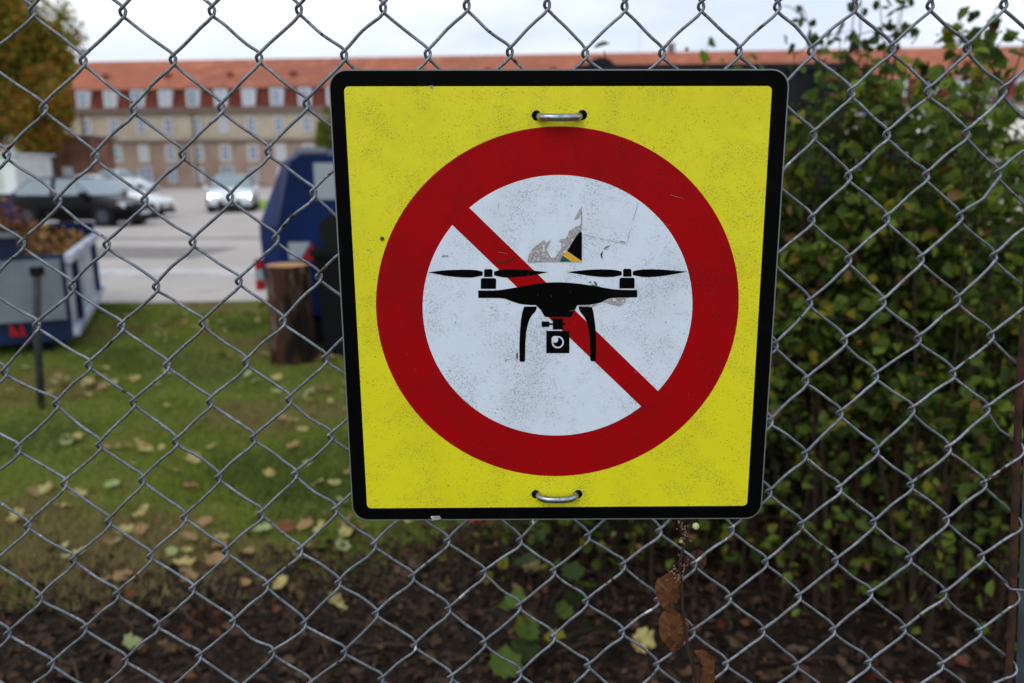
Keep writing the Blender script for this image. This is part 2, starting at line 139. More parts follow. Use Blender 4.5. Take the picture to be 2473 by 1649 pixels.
# ---------------------------------------------------------------- measured tables (millimetres in the fence plane / sign plane)
BAKED = {"rows":[[-759.5,1983.8,-686.2,1984.2,-611.9,1987.7,-529.6,1987.2,-442.4,1985.1,-359.3,1984.5,-276.2,1984.2,-198.1,1982.0,-122.0,1980.9,-46.3,1981.4,24.8,1982.4,98.2,1983.2,166.2,1982.8,236.5,1983.6,303.7,1983.6,372.7,1985.1,438.7,1982.4],[-797.8,1940.5,-723.2,1943.9,-646.9,1946.9,-574.4,1949.9,-484.6,1945.3,-399.2,1944.3,-316.8,1943.4,-237.8,1942.4,-157.6,1943.0,-82.0,1943.2,-8.1,1941.7,63.4,1941.5,132.8,1941.9,203.6,1944.8,271.2,1945.4,338.9,1944.0,407.2,1942.6,475.0,1944.1],[-759.4,1904.5,-684.1,1907.5,-608.9,1908.9,-526.6,1908.3,-441.1,1906.9,-357.0,1904.4,-274.1,1902.5,-195.6,1903.6,-119.2,1901.8,-47.0,1901.8,27.6,1902.5,98.6,1903.7,168.9,1903.7,238.9,1903.4,306.4,1905.8,375.2,1902.8,442.0,1903.6],[-793.8,1862.9,-720.5,1864.5,-644.9,1867.6,-571.2,1869.5,-482.3,1867.6,-397.0,1865.5,-313.0,1864.2,-234.4,1864.1,-156.6,1863.0,-81.2,1861.3,-6.8,1863.2,65.0,1863.5,135.1,1863.1,205.0,1865.6,274.4,1863.9,342.2,1863.8,409.1,1864.4,476.6,1861.5],[-757.0,1824.2,-681.5,1827.4,-607.5,1829.3,-524.5,1828.3,-437.0,1826.5,-354.2,1825.4,-273.2,1823.5,-193.4,1823.3,-117.5,1822.8,-42.5,1823.8,29.8,1823.3,101.5,1822.7,173.8,1824.0,239.5,1825.5,308.2,1824.7,377.5,1823.7,444.1,1823.1],[-792.5,1781.8,-718.7,1785.3,-642.2,1788.2,-567.0,1790.6,-480.1,1787.2,-395.7,1784.6,-312.2,1784.3,-230.8,1782.9,-154.2,1781.8,-78.3,1783.2,-4.2,1782.6,69.0,1784.6,137.9,1783.7,207.2,1784.5,276.1,1785.0,344.8,1785.6,412.7,1784.0,479.7,1782.9],[-752.9,1742.2,-678.2,1744.5,-603.4,1745.5,-520.4,1745.3,-431.3,1742.6,-349.8,1741.7,-269.2,1742.2,-190.5,1743.1,-114.4,1744.3,-38.8,1745.9,33.8,1746.5,103.8,1745.0,173.0,1744.5,241.9,1744.1,311.5,1744.3,380.0,1744.5,446.5,1745.1],[-787.0,1696.0,-713.0,1698.4,-638.5,1702.1,-563.4,1704.5,-477.7,1701.6,-390.7,1699.9,-308.4,1700.5,-229.5,1701.6,-151.7,1703.7,-75.2,1704.6,-0.2,1705.9,68.7,1704.4,139.1,1704.6,209.1,1705.6,275.3,1705.9,348.6,1707.5,417.8,1707.8,485.9,1707.0],[-746.7,1654.9,-673.1,1657.0,-596.0,1659.2,-516.6,1659.2,-432.2,1658.3,-349.0,1657.3,-268.0,1658.2,-188.7,1661.4,-113.0,1660.5,-38.9,1664.8,35.0,1664.8,106.7,1667.3,176.9,1668.8,247.1,1668.4,314.7,1669.0,385.8,1669.6,455.1,1670.2],[-781.3,1608.6,-708.4,1613.0,-634.0,1615.0,-559.2,1616.9,-472.5,1616.5,-389.9,1614.6,-307.6,1616.3,-227.1,1618.4,-148.0,1621.0,-75.0,1623.2,-1.5,1624.6,71.2,1627.0,141.1,1628.0,212.8,1628.0,282.5,1631.4,351.2,1631.3,425.1,1631.7,492.5,1630.3],[-741.9,1569.6,-667.9,1571.6,-593.1,1572.3,-512.9,1574.4,-429.8,1573.5,-347.7,1573.9,-266.2,1576.4,-187.0,1580.3,-111.5,1581.2,-36.8,1582.6,37.2,1587.2,107.4,1587.4,178.9,1590.2,250.7,1589.8,318.2,1593.3,391.3,1593.3,459.1,1594.8],[-779.0,1525.0,-704.7,1526.8,-628.9,1529.5,-553.3,1533.5,-469.6,1533.2,-388.3,1532.3,-305.7,1534.1,-225.7,1537.3,-149.6,1539.3,-74.2,1543.5,-0.7,1543.6,72.5,1547.4,143.7,1550.5,215.4,1551.5,286.4,1553.5,357.8,1553.6,427.5,1555.0,497.3,1554.3],[-739.4,1483.2,-664.3,1485.9,-589.9,1488.4,-507.8,1491.5,-426.5,1492.0,-345.0,1491.4,-264.4,1496.4,-186.6,1500.4,-109.8,1502.1,-37.2,1502.1,36.8,1507.3,109.4,1509.6,181.6,1510.1,252.2,1514.7,324.5,1514.7,394.4,1515.0,464.6,1516.9],[-775.2,1440.5,-700.3,1444.1,-625.1,1446.0,-550.7,1447.2,-465.7,1454.0,-383.1,1452.5,-303.2,1455.1,-224.6,1456.9,-147.0,1461.3,-71.6,1461.7,1.4,1463.4,74.2,1468.5,145.3,1471.3,217.8,1474.0,289.9,1473.1,361.5,1473.2,434.1,1475.3,504.5,1477.2],[-737.4,1400.8,-661.5,1404.2,-586.5,1407.5,-503.7,1407.1,-419.7,1413.7,-342.2,1413.1,-264.0,1415.7,-185.1,1419.1,-110.3,1421.5,-34.9,1424.6,38.7,1427.3,112.0,1430.3,183.9,1433.1,259.0,1430.5,327.0,1434.6,399.5,1436.2,471.0,1439.0],[-770.4,1358.0,-696.5,1361.1,-622.1,1364.7,-548.5,1365.0,-456.8,1373.8,-379.7,1375.0,-302.8,1375.3,-223.6,1377.1,-147.7,1380.4,-73.4,1383.6,1.1,1385.9,75.0,1390.2,147.3,1392.3,220.1,1394.8,291.8,1394.5,360.8,1398.7,437.4,1400.7,508.8,1398.6],[-732.8,1319.9,-656.6,1321.9,-583.5,1322.9,-501.6,1326.5,-418.6,1330.5,-341.2,1333.7,-262.2,1336.6,-184.2,1338.8,-108.9,1342.7,-33.4,1344.9,39.5,1349.5,113.8,1352.1,184.6,1354.1,258.9,1352.0,328.5,1359.9,400.5,1363.3,475.7,1364.1],[-769.2,1276.3,-693.6,1280.0,-619.0,1282.4,-545.3,1284.0,-459.5,1289.2,-379.5,1292.4,-301.3,1294.7,-223.2,1297.7,-146.7,1300.5,-70.3,1304.1,1.4,1307.5,75.8,1309.7,148.8,1314.7,223.8,1316.0,296.1,1316.3,368.5,1320.4,441.4,1322.1,516.2,1320.2],[-729.7,1237.9,-656.7,1239.2,-581.2,1241.7,-503.5,1242.5,-419.0,1247.1,-340.0,1251.6,-260.4,1254.9,-184.1,1258.9,-109.9,1262.2,-33.0,1267.2,41.5,1269.4,115.1,1273.4,185.8,1276.3,262.4,1276.0,334.0,1279.5,407.1,1283.0,482.2,1283.8],[-767.1,1195.4,-692.2,1198.2,-617.3,1199.3,-542.0,1202.0,-461.0,1204.4,-380.1,1207.7,-300.8,1213.0,-223.2,1213.8,-146.1,1219.4,-69.4,1223.4,6.1,1223.8,76.7,1227.8,151.0,1233.3,225.7,1234.7,297.6,1239.6,372.4,1241.7,447.8,1244.0,524.5,1238.3],[-728.9,1156.3,-654.3,1157.1,-579.7,1158.7,-501.8,1160.4,-419.7,1164.7,-339.5,1170.2,-261.5,1173.4,-185.2,1176.6,-107.4,1182.8,-32.1,1187.3,41.0,1188.9,114.4,1195.2,188.7,1195.6,263.2,1197.8,336.4,1198.9,413.2,1201.1,489.1,1202.8],[-765.6,1114.9,-691.3,1115.7,-616.8,1117.5,-541.0,1119.4,-458.8,1124.9,-380.8,1127.5,-300.1,1131.7,-224.4,1129.2,-147.5,1140.2,-70.2,1145.3,4.5,1148.3,75.5,1153.5,151.7,1155.0,226.9,1156.7,300.6,1158.2,376.0,1161.2,454.1,1160.6,532.3,1155.7],[-726.1,1074.6,-653.1,1076.2,-578.6,1077.8,-499.6,1082.2,-419.4,1086.8,-339.4,1091.2,-260.8,1094.7,-183.3,1095.1,-107.8,1102.4,-33.3,1105.3,40.9,1111.8,114.6,1117.2,190.3,1117.6,264.6,1117.9,340.1,1118.3,415.2,1119.2,496.5,1116.1],[-764.9,1031.3,-689.2,1034.8,-614.4,1036.5,-541.3,1038.9,-459.3,1043.8,-378.2,1047.9,-300.5,1050.3,-222.3,1057.1,-144.8,1062.2,-69.6,1064.0,4.8,1068.3,78.6,1077.3,152.7,1077.8,227.6,1078.4,303.5,1076.0,381.1,1078.9,460.0,1076.2,540.3,1070.6],[-726.8,993.5,-650.0,994.8,-574.9,997.7,-498.8,1002.2,-417.0,1004.8,-337.4,1008.1,-258.9,1013.4,-183.4,1018.1,-107.5,1023.2,-33.3,1027.0,42.1,1029.3,117.0,1032.1,191.6,1036.1,267.6,1038.0,344.2,1037.3,419.4,1037.7,499.5,1037.4],[-762.5,953.2,-688.5,953.7,-612.4,958.7,-537.5,958.5,-455.7,963.9,-375.6,967.4,-298.5,972.2,-220.4,977.7,-142.8,980.1,-69.4,984.6,5.9,988.7,81.3,991.8,156.9,994.2,230.2,995.2,306.0,997.1,381.9,999.0,461.3,997.8,539.4,995.5],[-724.0,915.2,-650.4,916.1,-573.4,918.4,-495.8,922.1,-415.7,926.1,-334.6,929.2,-258.6,934.5,-180.5,939.8,-104.9,942.3,-31.1,946.9,45.0,949.3,119.6,953.5,195.4,954.9,270.5,956.5,345.9,958.4,424.5,961.2,501.8,958.1],[-758.6,871.6,-684.2,874.0,-608.8,878.5,-535.1,879.0,-452.5,883.9,-373.9,888.5,-296.9,892.7,-217.6,897.0,-142.0,900.2,-66.1,905.2,8.4,908.2,84.0,913.0,158.5,915.4,234.5,918.1,309.4,918.1,385.5,918.8,463.9,919.2,542.2,917.2],[-721.7,835.0,-646.6,836.6,-572.2,838.4,-493.8,843.2,-412.2,845.9,-334.2,849.9,-255.2,856.1,-180.1,858.3,-103.3,862.7,-29.2,867.1,47.6,869.3,122.1,874.4,197.7,875.7,274.2,878.2,347.9,879.6,424.8,879.6,503.0,878.7],[-757.5,794.0,-681.8,795.7,-607.7,798.5,-534.5,800.3,-451.1,804.5,-370.9,811.3,-293.1,813.4,-215.9,818.4,-141.4,822.7,-64.8,823.5,9.9,828.9,85.8,832.3,161.2,835.0,235.7,835.5,311.9,839.4,387.8,837.6,464.8,840.1,544.4,836.9],[-719.2,754.9,-644.4,756.0,-570.5,758.9,-490.1,762.0,-409.4,766.5,-330.9,770.9,-253.2,775.9,-176.2,778.9,-100.7,783.5,-25.1,787.5,49.7,789.7,124.5,795.0,198.2,797.6,275.0,798.0,349.5,800.0,427.3,798.9,506.8,797.6],[-755.5,712.5,-680.2,716.2,-605.1,718.3,-531.0,720.4,-449.7,726.0,-369.1,727.1,-291.7,734.4,-214.7,737.1,-137.1,740.8,-61.1,747.0,12.5,750.3,87.3,751.8,163.1,755.6,237.6,758.2,312.7,758.2,389.7,760.1,468.8,759.7,546.2,757.9],[-715.8,673.4,-642.2,677.5,-566.3,679.5,-488.1,682.7,-407.7,686.6,-329.4,690.9,-251.2,697.3,-174.0,699.7,-98.6,703.8,-23.4,708.2,51.7,711.9,126.0,714.5,202.3,715.8,277.2,718.7,353.0,719.1,428.9,720.5,508.0,717.8],[-751.8,632.3,-676.9,636.4,-602.6,638.2,-529.4,639.1,-445.6,644.4,-367.3,650.3,-289.0,653.2,-211.5,657.7,-135.9,661.6,-58.5,666.6,13.1,668.1,90.6,672.9,165.0,676.6,239.0,678.8,316.4,679.7,393.1,680.5,470.4,679.0,550.2,678.2],[-714.9,596.1,-638.2,598.5,-564.5,599.9,-486.5,602.0,-405.4,607.2,-326.9,612.9,-249.9,615.1,-172.4,621.1,-96.3,624.0,-21.5,627.5,53.1,632.4,129.4,635.4,203.5,639.1,278.7,637.2,355.4,639.9,433.3,639.1,511.5,640.5],[-750.7,553.5,-676.7,556.6,-600.0,559.3,-525.4,562.1,-444.3,565.8,-365.3,568.7,-285.9,573.1,-208.5,579.2,-132.4,581.8,-57.8,587.5,17.2,590.1,92.5,593.4,168.5,595.6,241.7,599.3,318.8,600.2,395.2,600.8,473.9,600.9,551.7,598.2],[-711.2,515.6,-636.4,517.1,-564.0,520.3,-483.2,523.7,-401.8,528.1,-324.3,532.5,-246.3,537.1,-169.3,540.8,-93.5,544.6,-19.7,548.5,54.6,552.3,132.1,556.6,206.6,556.8,280.5,560.7,356.8,560.9,433.3,560.2,514.0,559.7],[-747.7,473.8,-673.7,477.5,-598.0,478.9,-523.5,480.6,-441.2,486.4,-362.8,489.8,-282.9,493.6,-204.9,499.7,-130.6,503.5,-53.5,505.7,20.7,510.3,94.9,514.2,169.6,515.3,244.0,518.5,321.5,519.9,397.5,520.5,476.3,520.6,553.7,518.5],[-708.2,435.3,-634.8,438.0,-560.7,441.0,-483.2,444.7,-401.1,446.7,-321.4,450.7,-243.4,457.1,-167.6,460.4,-90.6,464.4,-16.1,469.0,60.1,471.8,133.7,476.2,206.7,477.5,282.6,478.0,361.9,480.7,438.6,480.4,516.2,479.4],[-745.7,394.7,-670.5,398.3,-596.1,399.6,-521.5,401.8,-440.7,406.6,-360.2,410.1,-281.6,415.2,-203.8,418.8,-127.9,423.3,-51.9,427.4,23.6,432.0,97.9,432.9,173.7,438.5,247.3,438.5,321.7,440.9,399.1,442.3,475.7,440.5,557.2,438.8],[-707.4,356.3,-632.5,358.1,-557.5,360.2,-479.3,364.5,-398.7,368.2,-319.9,373.1,-242.5,377.6,-167.2,380.4,-90.3,386.0,-13.5,388.0,60.7,393.7,136.0,396.1,209.8,396.8,287.0,401.7,362.2,401.3,439.0,401.9,517.8,399.7],[-744.5,314.7,-668.2,318.5,-594.6,320.4,-519.3,321.7,-438.1,324.7,-358.5,331.7,-280.0,334.4,-201.0,337.4,-125.3,342.9,-50.0,348.0,24.8,350.9,100.3,354.8,174.1,356.9,248.8,360.2,324.7,360.7,403.7,361.8,479.7,360.2,558.5,360.2],[-704.2,276.4,-627.7,278.0,-555.5,280.7,-476.6,284.4,-396.3,289.0,-316.5,292.5,-241.1,297.7,-163.3,300.9,-86.8,304.5,-12.1,309.4,63.2,313.1,137.6,315.7,212.5,318.1,289.0,319.9,363.8,320.9,442.2,322.1,520.4,320.0],[-741.6,236.9,-666.8,236.8,-591.4,238.5,-515.8,242.4,-434.7,245.6,-355.6,251.4,-276.0,257.3,-198.7,257.9,-123.3,263.4,-47.0,267.6,27.6,271.1,102.6,275.8,176.5,275.7,251.4,280.7,328.2,280.7,403.8,282.3,482.5,281.0,560.9,279.6],[-702.4,197.2,-626.4,197.4,-554.0,201.2,-474.4,203.2,-394.2,208.4,-314.9,212.7,-236.9,218.1,-159.6,222.2,-84.1,225.3,-9.5,230.3,65.9,233.9,140.9,236.3,216.1,237.5,291.1,240.0,368.0,240.9,444.7,241.2,523.2,241.3],[-738.4,155.8,-663.5,158.6,-589.2,160.3,-514.6,161.8,-432.5,167.1,-353.4,172.3,-275.0,176.0,-196.9,178.4,-121.0,182.7,-45.6,188.5,31.1,192.3,103.2,194.7,180.5,197.8,256.0,199.2,329.9,200.1,406.6,202.8,483.9,202.1,564.0,200.7],[-700.0,117.0,-623.4,118.3,-549.9,122.8,-471.7,126.1,-393.7,128.8,-313.2,133.0,-234.6,138.1,-158.5,142.7,-83.3,146.9,-7.0,148.6,66.7,152.1,142.2,156.6,219.1,159.6,292.4,158.9,369.4,160.6,446.6,161.3,527.2,159.6],[-735.7,77.5,-661.6,77.7,-585.3,78.9,-513.4,81.9,-430.1,87.6,-350.6,93.0,-272.2,95.7,-195.1,101.0,-118.7,104.0,-41.8,109.3,32.7,111.0,105.9,115.1,181.5,117.7,256.7,120.7,331.9,121.7,409.0,121.7,486.8,122.4,566.3,119.8],[-697.1,37.5,-622.4,39.5,-547.3,42.3,-470.6,44.1,-390.1,49.7,-310.4,53.5,-232.1,59.1,-153.7,62.3,-78.0,67.0,-3.4,70.2,69.6,74.3,146.5,75.7,220.4,79.6,296.4,80.3,371.7,82.9,450.7,82.4,528.4,81.6],[-733.2,-3.9,-659.0,-1.7,-584.1,1.9,-509.4,3.9,-428.4,8.0,-350.6,10.6,-269.9,14.7,-192.0,20.6,-117.0,24.8,-41.9,28.0,34.0,31.1,110.0,35.2,184.9,38.3,259.6,39.8,334.9,41.6,411.9,43.6,489.0,42.0,568.7,41.5],[-695.1,-42.6,-620.8,-39.9,-545.5,-38.2,-467.6,-33.9,-386.6,-30.7,-306.9,-25.3,-229.2,-21.0,-153.4,-17.0,-77.0,-13.0,-3.4,-9.2,73.2,-5.3,147.6,-2.7,221.4,-1.4,295.9,1.3,375.8,3.9,450.7,3.2,530.9,1.6],[-732.7,-82.1,-656.8,-81.2,-580.5,-78.3,-506.5,-75.0,-425.7,-73.0,-345.0,-67.9,-266.6,-63.2,-190.7,-59.1,-114.1,-55.1,-38.4,-50.6,36.9,-48.2,112.1,-45.1,188.3,-41.8,261.7,-38.0,337.3,-38.7,413.0,-36.9,492.1,-36.8,571.1,-39.2]],"pol":{"outer":[[-163.92,1690.41],[252.21,1687.95],[251.43,1252.88],[-162.95,1254.16]],"yellow":[[-150.19,1675.51],[236.66,1673.24],[236.28,1267.41],[-147.55,1267.52]],"ring_outer":[43.6,1470.04,173.4,169.31],"ring_inner":[43.78,1469.63,129.0,126.23],"slash":[[-47.15,1574.67],[153.06,1377.87],[137.01,1362.41],[-64.81,1560.47]],"bladeLL":[[-79.11,1506.46],[-69.46,1507.74],[-59.68,1508.58],[-48.42,1508.8],[-39.41,1508.73],[-32.67,1508.23],[-27.28,1506.84],[-27.34,1503.22],[-32.01,1502.19],[-37.29,1501.25],[-44.06,1501.37],[-52.32,1501.88],[-62.07,1503.09],[-71.04,1504.89]],"bladeLR":[[-16.55,1506.76],[-12.4,1508.09],[-5.64,1508.79],[4.12,1508.72],[13.12,1508.21],[20.63,1507.47],[28.14,1506.67],[34.9,1506.01],[24.38,1503.75],[15.36,1502.38],[5.58,1501.47],[-2.7,1501.0],[-7.96,1501.26],[-12.46,1502.2],[-16.59,1503.14]],"bladeRL":[[52.75,1505.88],[63.63,1507.09],[74.88,1507.99],[84.64,1508.22],[93.66,1507.93],[99.68,1507.28],[104.36,1506.04],[104.44,1502.49],[100.54,1501.77],[96.8,1500.88],[90.78,1500.7],[83.25,1501.06],[72.71,1502.34],[62.16,1504.08]],"bladeRR":[[114.88,1505.97],[118.45,1507.07],[124.44,1507.86],[132.7,1507.95],[142.47,1507.58],[151.51,1506.76],[166.43,1505.44],[156.88,1503.63],[146.42,1501.81],[137.42,1500.82],[129.91,1500.42],[123.89,1500.69],[119.35,1501.63],[114.96,1502.49]],"hubL":[[-26.0,1501.77],[-25.92,1507.96],[-24.77,1509.23],[-19.14,1509.19],[-17.96,1507.9],[-18.03,1501.71]],"hubR":[[105.82,1501.12],[105.68,1507.24],[106.78,1508.59],[112.41,1508.54],[113.57,1507.18],[113.72,1501.07]],"motorL":[[-29.34,1490.42],[-29.2,1499.3],[-28.13,1500.65],[-15.64,1500.56],[-14.6,1499.19],[-14.85,1490.32]],"motorR":[[102.45,1489.85],[102.49,1498.73],[103.59,1500.08],[115.63,1499.99],[116.79,1498.62],[116.86,1489.74]],"body":[[-31.77,1488.84],[-31.89,1481.67],[-18.73,1481.57],[-11.17,1481.37],[-6.26,1480.72],[-0.6,1478.38],[6.2,1476.03],[12.25,1474.92],[18.31,1474.41],[23.61,1474.37],[27.4,1470.27],[30.45,1464.86],[32.35,1462.76],[55.9,1462.45],[57.83,1464.02],[60.02,1468.52],[62.63,1474.14],[68.3,1474.1],[76.63,1474.43],[82.16,1475.57],[87.14,1477.05],[86.66,1477.29],[89.66,1479.03],[94.17,1480.45],[101.73,1481.0],[119.65,1481.18],[119.55,1488.2],[105.35,1488.45],[96.28,1489.13],[86.43,1490.87],[77.36,1492.61],[66.03,1494.44],[54.71,1495.66],[45.67,1496.18],[45.95,1496.18],[39.33,1496.17],[32.7,1495.88],[23.87,1494.84],[15.02,1493.4],[5.62,1491.79],[5.52,1491.69],[-5.8,1489.87],[-12.6,1489.01],[-18.64,1488.74]],"legL":[[11.86,1473.08],[23.99,1472.99],[23.61,1470.69],[22.47,1468.0],[19.43,1464.94],[16.76,1460.33],[14.84,1453.75],[13.52,1446.76],[12.87,1436.61],[12.51,1420.09],[11.27,1418.75],[8.2,1418.78],[7.13,1420.13],[7.13,1436.65],[7.73,1448.36],[8.77,1460.0],[10.1,1467.71]],"legR":[[63.99,1472.69],[76.5,1472.91],[78.1,1467.21],[79.35,1459.48],[80.38,1451.72],[81.13,1442.36],[81.33,1429.04],[81.01,1419.97],[79.95,1418.79],[76.87,1418.81],[75.77,1420.4],[75.42,1429.87],[74.87,1441.63],[73.77,1450.21],[72.15,1457.21],[69.42,1462.64],[65.57,1467.3],[64.25,1470.0]],"gimbal":[[39.35,1461.21],[48.94,1461.14],[49.01,1450.45],[39.39,1450.52]],"arm":[[28.59,1458.39],[35.84,1458.34],[35.86,1453.11],[28.59,1453.16]],"link":[[35.85,1456.69],[39.36,1456.67],[39.37,1454.91],[35.85,1454.93]],"nub":[[48.97,1456.6],[51.31,1456.58],[51.32,1454.7],[48.98,1454.72]],"cambox":[[33.07,1449.14],[55.28,1448.98],[55.46,1427.0],[33.12,1427.16]],"lensW":[[50.04,1437.98],[49.9,1436.62],[49.47,1435.34],[48.77,1434.19],[47.83,1433.23],[46.7,1432.51],[45.45,1432.07],[44.12,1431.93],[42.8,1432.09],[41.53,1432.55],[40.4,1433.28],[39.46,1434.26],[38.74,1435.42],[38.3,1436.71],[38.14,1438.06],[38.29,1439.42],[38.72,1440.7],[39.43,1441.84],[40.36,1442.8],[41.49,1443.51],[42.74,1443.95],[44.06,1444.09],[45.38,1443.93],[46.64,1443.47],[47.77,1442.74],[48.72,1441.77],[49.43,1440.62],[49.88,1439.33]],"lensB":[[48.58,1438.04],[48.47,1437.04],[48.15,1436.08],[47.63,1435.22],[46.93,1434.51],[46.09,1433.97],[45.16,1433.64],[44.17,1433.54],[43.18,1433.66],[42.24,1434.0],[41.4,1434.55],[40.69,1435.27],[40.16,1436.14],[39.83,1437.1],[39.71,1438.11],[39.82,1439.12],[40.15,1440.07],[40.67,1440.93],[41.37,1441.64],[42.21,1442.17],[43.14,1442.5],[44.12,1442.6],[45.11,1442.48],[46.05,1442.14],[46.89,1441.6],[47.6,1440.88],[48.13,1440.01],[48.46,1439.05]],"lensH":[[44.58,1440.88],[44.5,1440.14],[44.27,1439.44],[43.88,1438.82],[43.37,1438.29],[42.75,1437.9],[42.07,1437.66],[41.34,1437.58],[40.62,1437.67],[39.93,1437.92],[39.31,1438.32],[38.79,1438.85],[38.41,1439.49],[38.16,1440.19],[38.08,1440.93],[38.16,1441.67],[38.4,1442.37],[38.78,1443.0],[39.29,1443.52],[39.91,1443.91],[40.59,1444.15],[41.32,1444.23],[42.04,1444.14],[42.73,1443.89],[43.34,1443.49],[43.86,1442.96],[44.25,1442.33],[44.5,1441.62]],"stkBlack":[[64.93,1544.12],[66.26,1542.46],[66.43,1516.37],[52.58,1525.93],[56.82,1533.04],[60.93,1539.54]],"stkYellow":[[52.1,1525.93],[66.26,1516.08],[66.26,1515.54],[56.67,1515.6],[48.72,1521.29]],"stkGreen":[[48.72,1521.29],[56.67,1515.6],[45.88,1515.68],[46.76,1518.79]],"residue":[[65.68,1566.83],[66.39,1556.59],[66.51,1546.0],[62.69,1541.89],[52.7,1526.22],[48.72,1521.29],[45.88,1515.68],[30.6,1515.55],[15.01,1515.3],[16.23,1522.0],[17.43,1524.98],[22.22,1530.91],[25.8,1532.07],[30.57,1536.79],[32.96,1533.21],[37.12,1536.74],[35.94,1533.19],[32.97,1527.86],[35.38,1522.47],[37.78,1519.46],[41.37,1519.73],[43.74,1524.2],[46.71,1527.76],[47.28,1533.11],[44.88,1534.91],[46.65,1537.86],[49.64,1536.66],[52.6,1539.6],[54.34,1544.91],[59.07,1547.23],[60.24,1548.99],[63.81,1548.97],[65.27,1551.31],[64.86,1561.28],[63.13,1556.61],[58.71,1554.59],[63.06,1563.64]],"residue2":[[86.66,1477.29],[91.17,1479.4],[96.44,1480.74],[109.29,1480.95],[108.46,1477.74],[106.42,1474.31],[103.42,1472.87],[100.38,1473.2],[94.28,1474.78]],"residue3":[[63.83,1473.92],[73.83,1474.0],[82.52,1475.78],[79.91,1473.35],[76.89,1472.22],[64.9,1472.69]],"line1":[[68.05,1541.38],[79.4,1538.52],[79.41,1538.16],[68.06,1541.03]],"line2":[[83.0,1537.31],[108.14,1531.96],[108.13,1532.32],[82.99,1537.66]],"line3":[[108.02,1532.08],[111.52,1545.09],[111.76,1545.03],[108.32,1532.02]],"line4":[[113.57,1553.91],[118.16,1570.82],[118.46,1570.71],[113.92,1553.79]],"dash":[[101.81,1535.1],[107.02,1534.11],[106.79,1533.52],[101.94,1534.5]],"mark1":[[86.45,1527.18],[89.09,1529.54],[92.95,1530.7],[92.07,1529.7],[89.41,1528.35],[87.35,1526.87]],"mark2":[[85.28,1525.39],[86.06,1525.09],[85.64,1521.51],[86.17,1518.51],[85.09,1518.64],[84.15,1521.52],[83.71,1522.72],[84.89,1523.9]],"mark3":[[4.4,1428.04],[5.4,1427.87],[5.76,1423.3],[4.9,1420.94],[3.98,1422.13],[3.93,1425.68]],"mark4":[[-7.17,1421.02],[-4.09,1421.79],[-3.95,1420.21],[-6.8,1419.12]],"mark5":[[-65.72,1521.98],[-63.83,1522.86],[-59.35,1522.53],[-59.76,1521.04],[-62.75,1521.06],[-65.23,1520.63]],"mark6":[[-15.92,1515.03],[-13.06,1516.51],[-11.55,1517.85],[-10.06,1516.49],[-4.82,1516.6],[-1.81,1518.68],[-0.32,1517.92],[1.2,1521.27],[3.07,1521.48],[2.69,1519.77],[-0.33,1516.42],[-3.34,1514.94],[-12.33,1514.7]],"blob1":[[73.16,1496.28],[75.04,1496.88],[75.96,1495.66],[74.31,1494.91]],"blob2":[[77.91,1495.87],[78.8,1497.0],[80.32,1495.85],[81.72,1493.57],[80.38,1492.44],[78.84,1494.35]],"blob3":[[74.7,1494.0],[77.34,1493.6],[86.43,1490.87],[77.36,1492.46]],"dot":[[-119.33,1538.54],[-119.84,1537.3],[-121.02,1536.64],[-122.33,1536.89],[-123.14,1537.92],[-123.07,1539.25],[-122.16,1540.25],[-120.84,1540.45],[-119.72,1539.77]],"yd1":[[18.66,1252.32],[20.34,1255.92],[22.02,1250.49],[19.49,1248.7]],"chip1":[[-83.71,1258.52],[-74.46,1259.35],[-72.87,1255.73],[-82.16,1254.0]],"chip2":[[-73.36,1675.6],[-69.62,1675.57],[-70.06,1673.07],[-71.54,1673.8]],"holes":[[23.72,1649.03],[65.38,1649.11],[22.88,1281.42],[65.43,1281.28]]}}
TWIG = {"leaf1":[[160.2,1190.4],[153.1,1184.9],[148.2,1178.8],[148.5,1170.2],[150.5,1160.3],[156.5,1150.3],[161.2,1145.2],[162.1,1152.7],[167.6,1155.2],[172.1,1157.6],[175.8,1163.8],[177.1,1174.9],[176.2,1182.3],[172.7,1187.2],[167.5,1189.7]],"leaf2":[[163.3,1149.0],[158.9,1145.9],[154.6,1139.0],[153.2,1127.7],[156.0,1112.5],[162.6,1104.8],[168.0,1097.1],[175.3,1100.9],[181.8,1111.0],[185.4,1121.1],[185.0,1130.0],[180.8,1136.9],[174.9,1142.6],[169.0,1148.3]],"leaf3":[[191.5,1098.2],[198.2,1101.7],[204.0,1100.0],[208.8,1094.2],[213.5,1087.7],[214.4,1073.5],[215.0,1060.5],[202.6,1052.8],[194.4,1055.5],[191.1,1064.6],[195.9,1075.0],[202.4,1084.0],[201.0,1090.4],[196.2,1095.6]],"leaf4":[[183.4,1190.3],[183.2,1195.3],[187.6,1200.2],[194.3,1206.4],[196.6,1206.3],[200.1,1203.8],[204.9,1200.1],[205.8,1191.3],[203.3,1183.8],[198.7,1182.0],[194.0,1185.2],[192.7,1187.7],[185.8,1187.7]],"twig":[[183.5,1264.0],[182.5,1249.2],[179.1,1236.8],[175.7,1223.6],[172.5,1206.7],[171.6,1199.4],[173.3,1184.8],[175.7,1165.0],[176.5,1153.9],[178.2,1140.1],[181.3,1122.4],[183.7,1104.6],[187.1,1091.8],[190.5,1080.2],[192.6,1069.8],[196.0,1045.0]],"berry":[[186.0,1244.4],[171.5,1227.8]],"clu":[[169.9,1245.2],[173.5,1239.2],[174.9,1232.0],[167.3,1197.0],[166.4,1190.9],[167.7,1183.6],[175.5,1201.2]]}
YF, YS = 0.767, 0.752

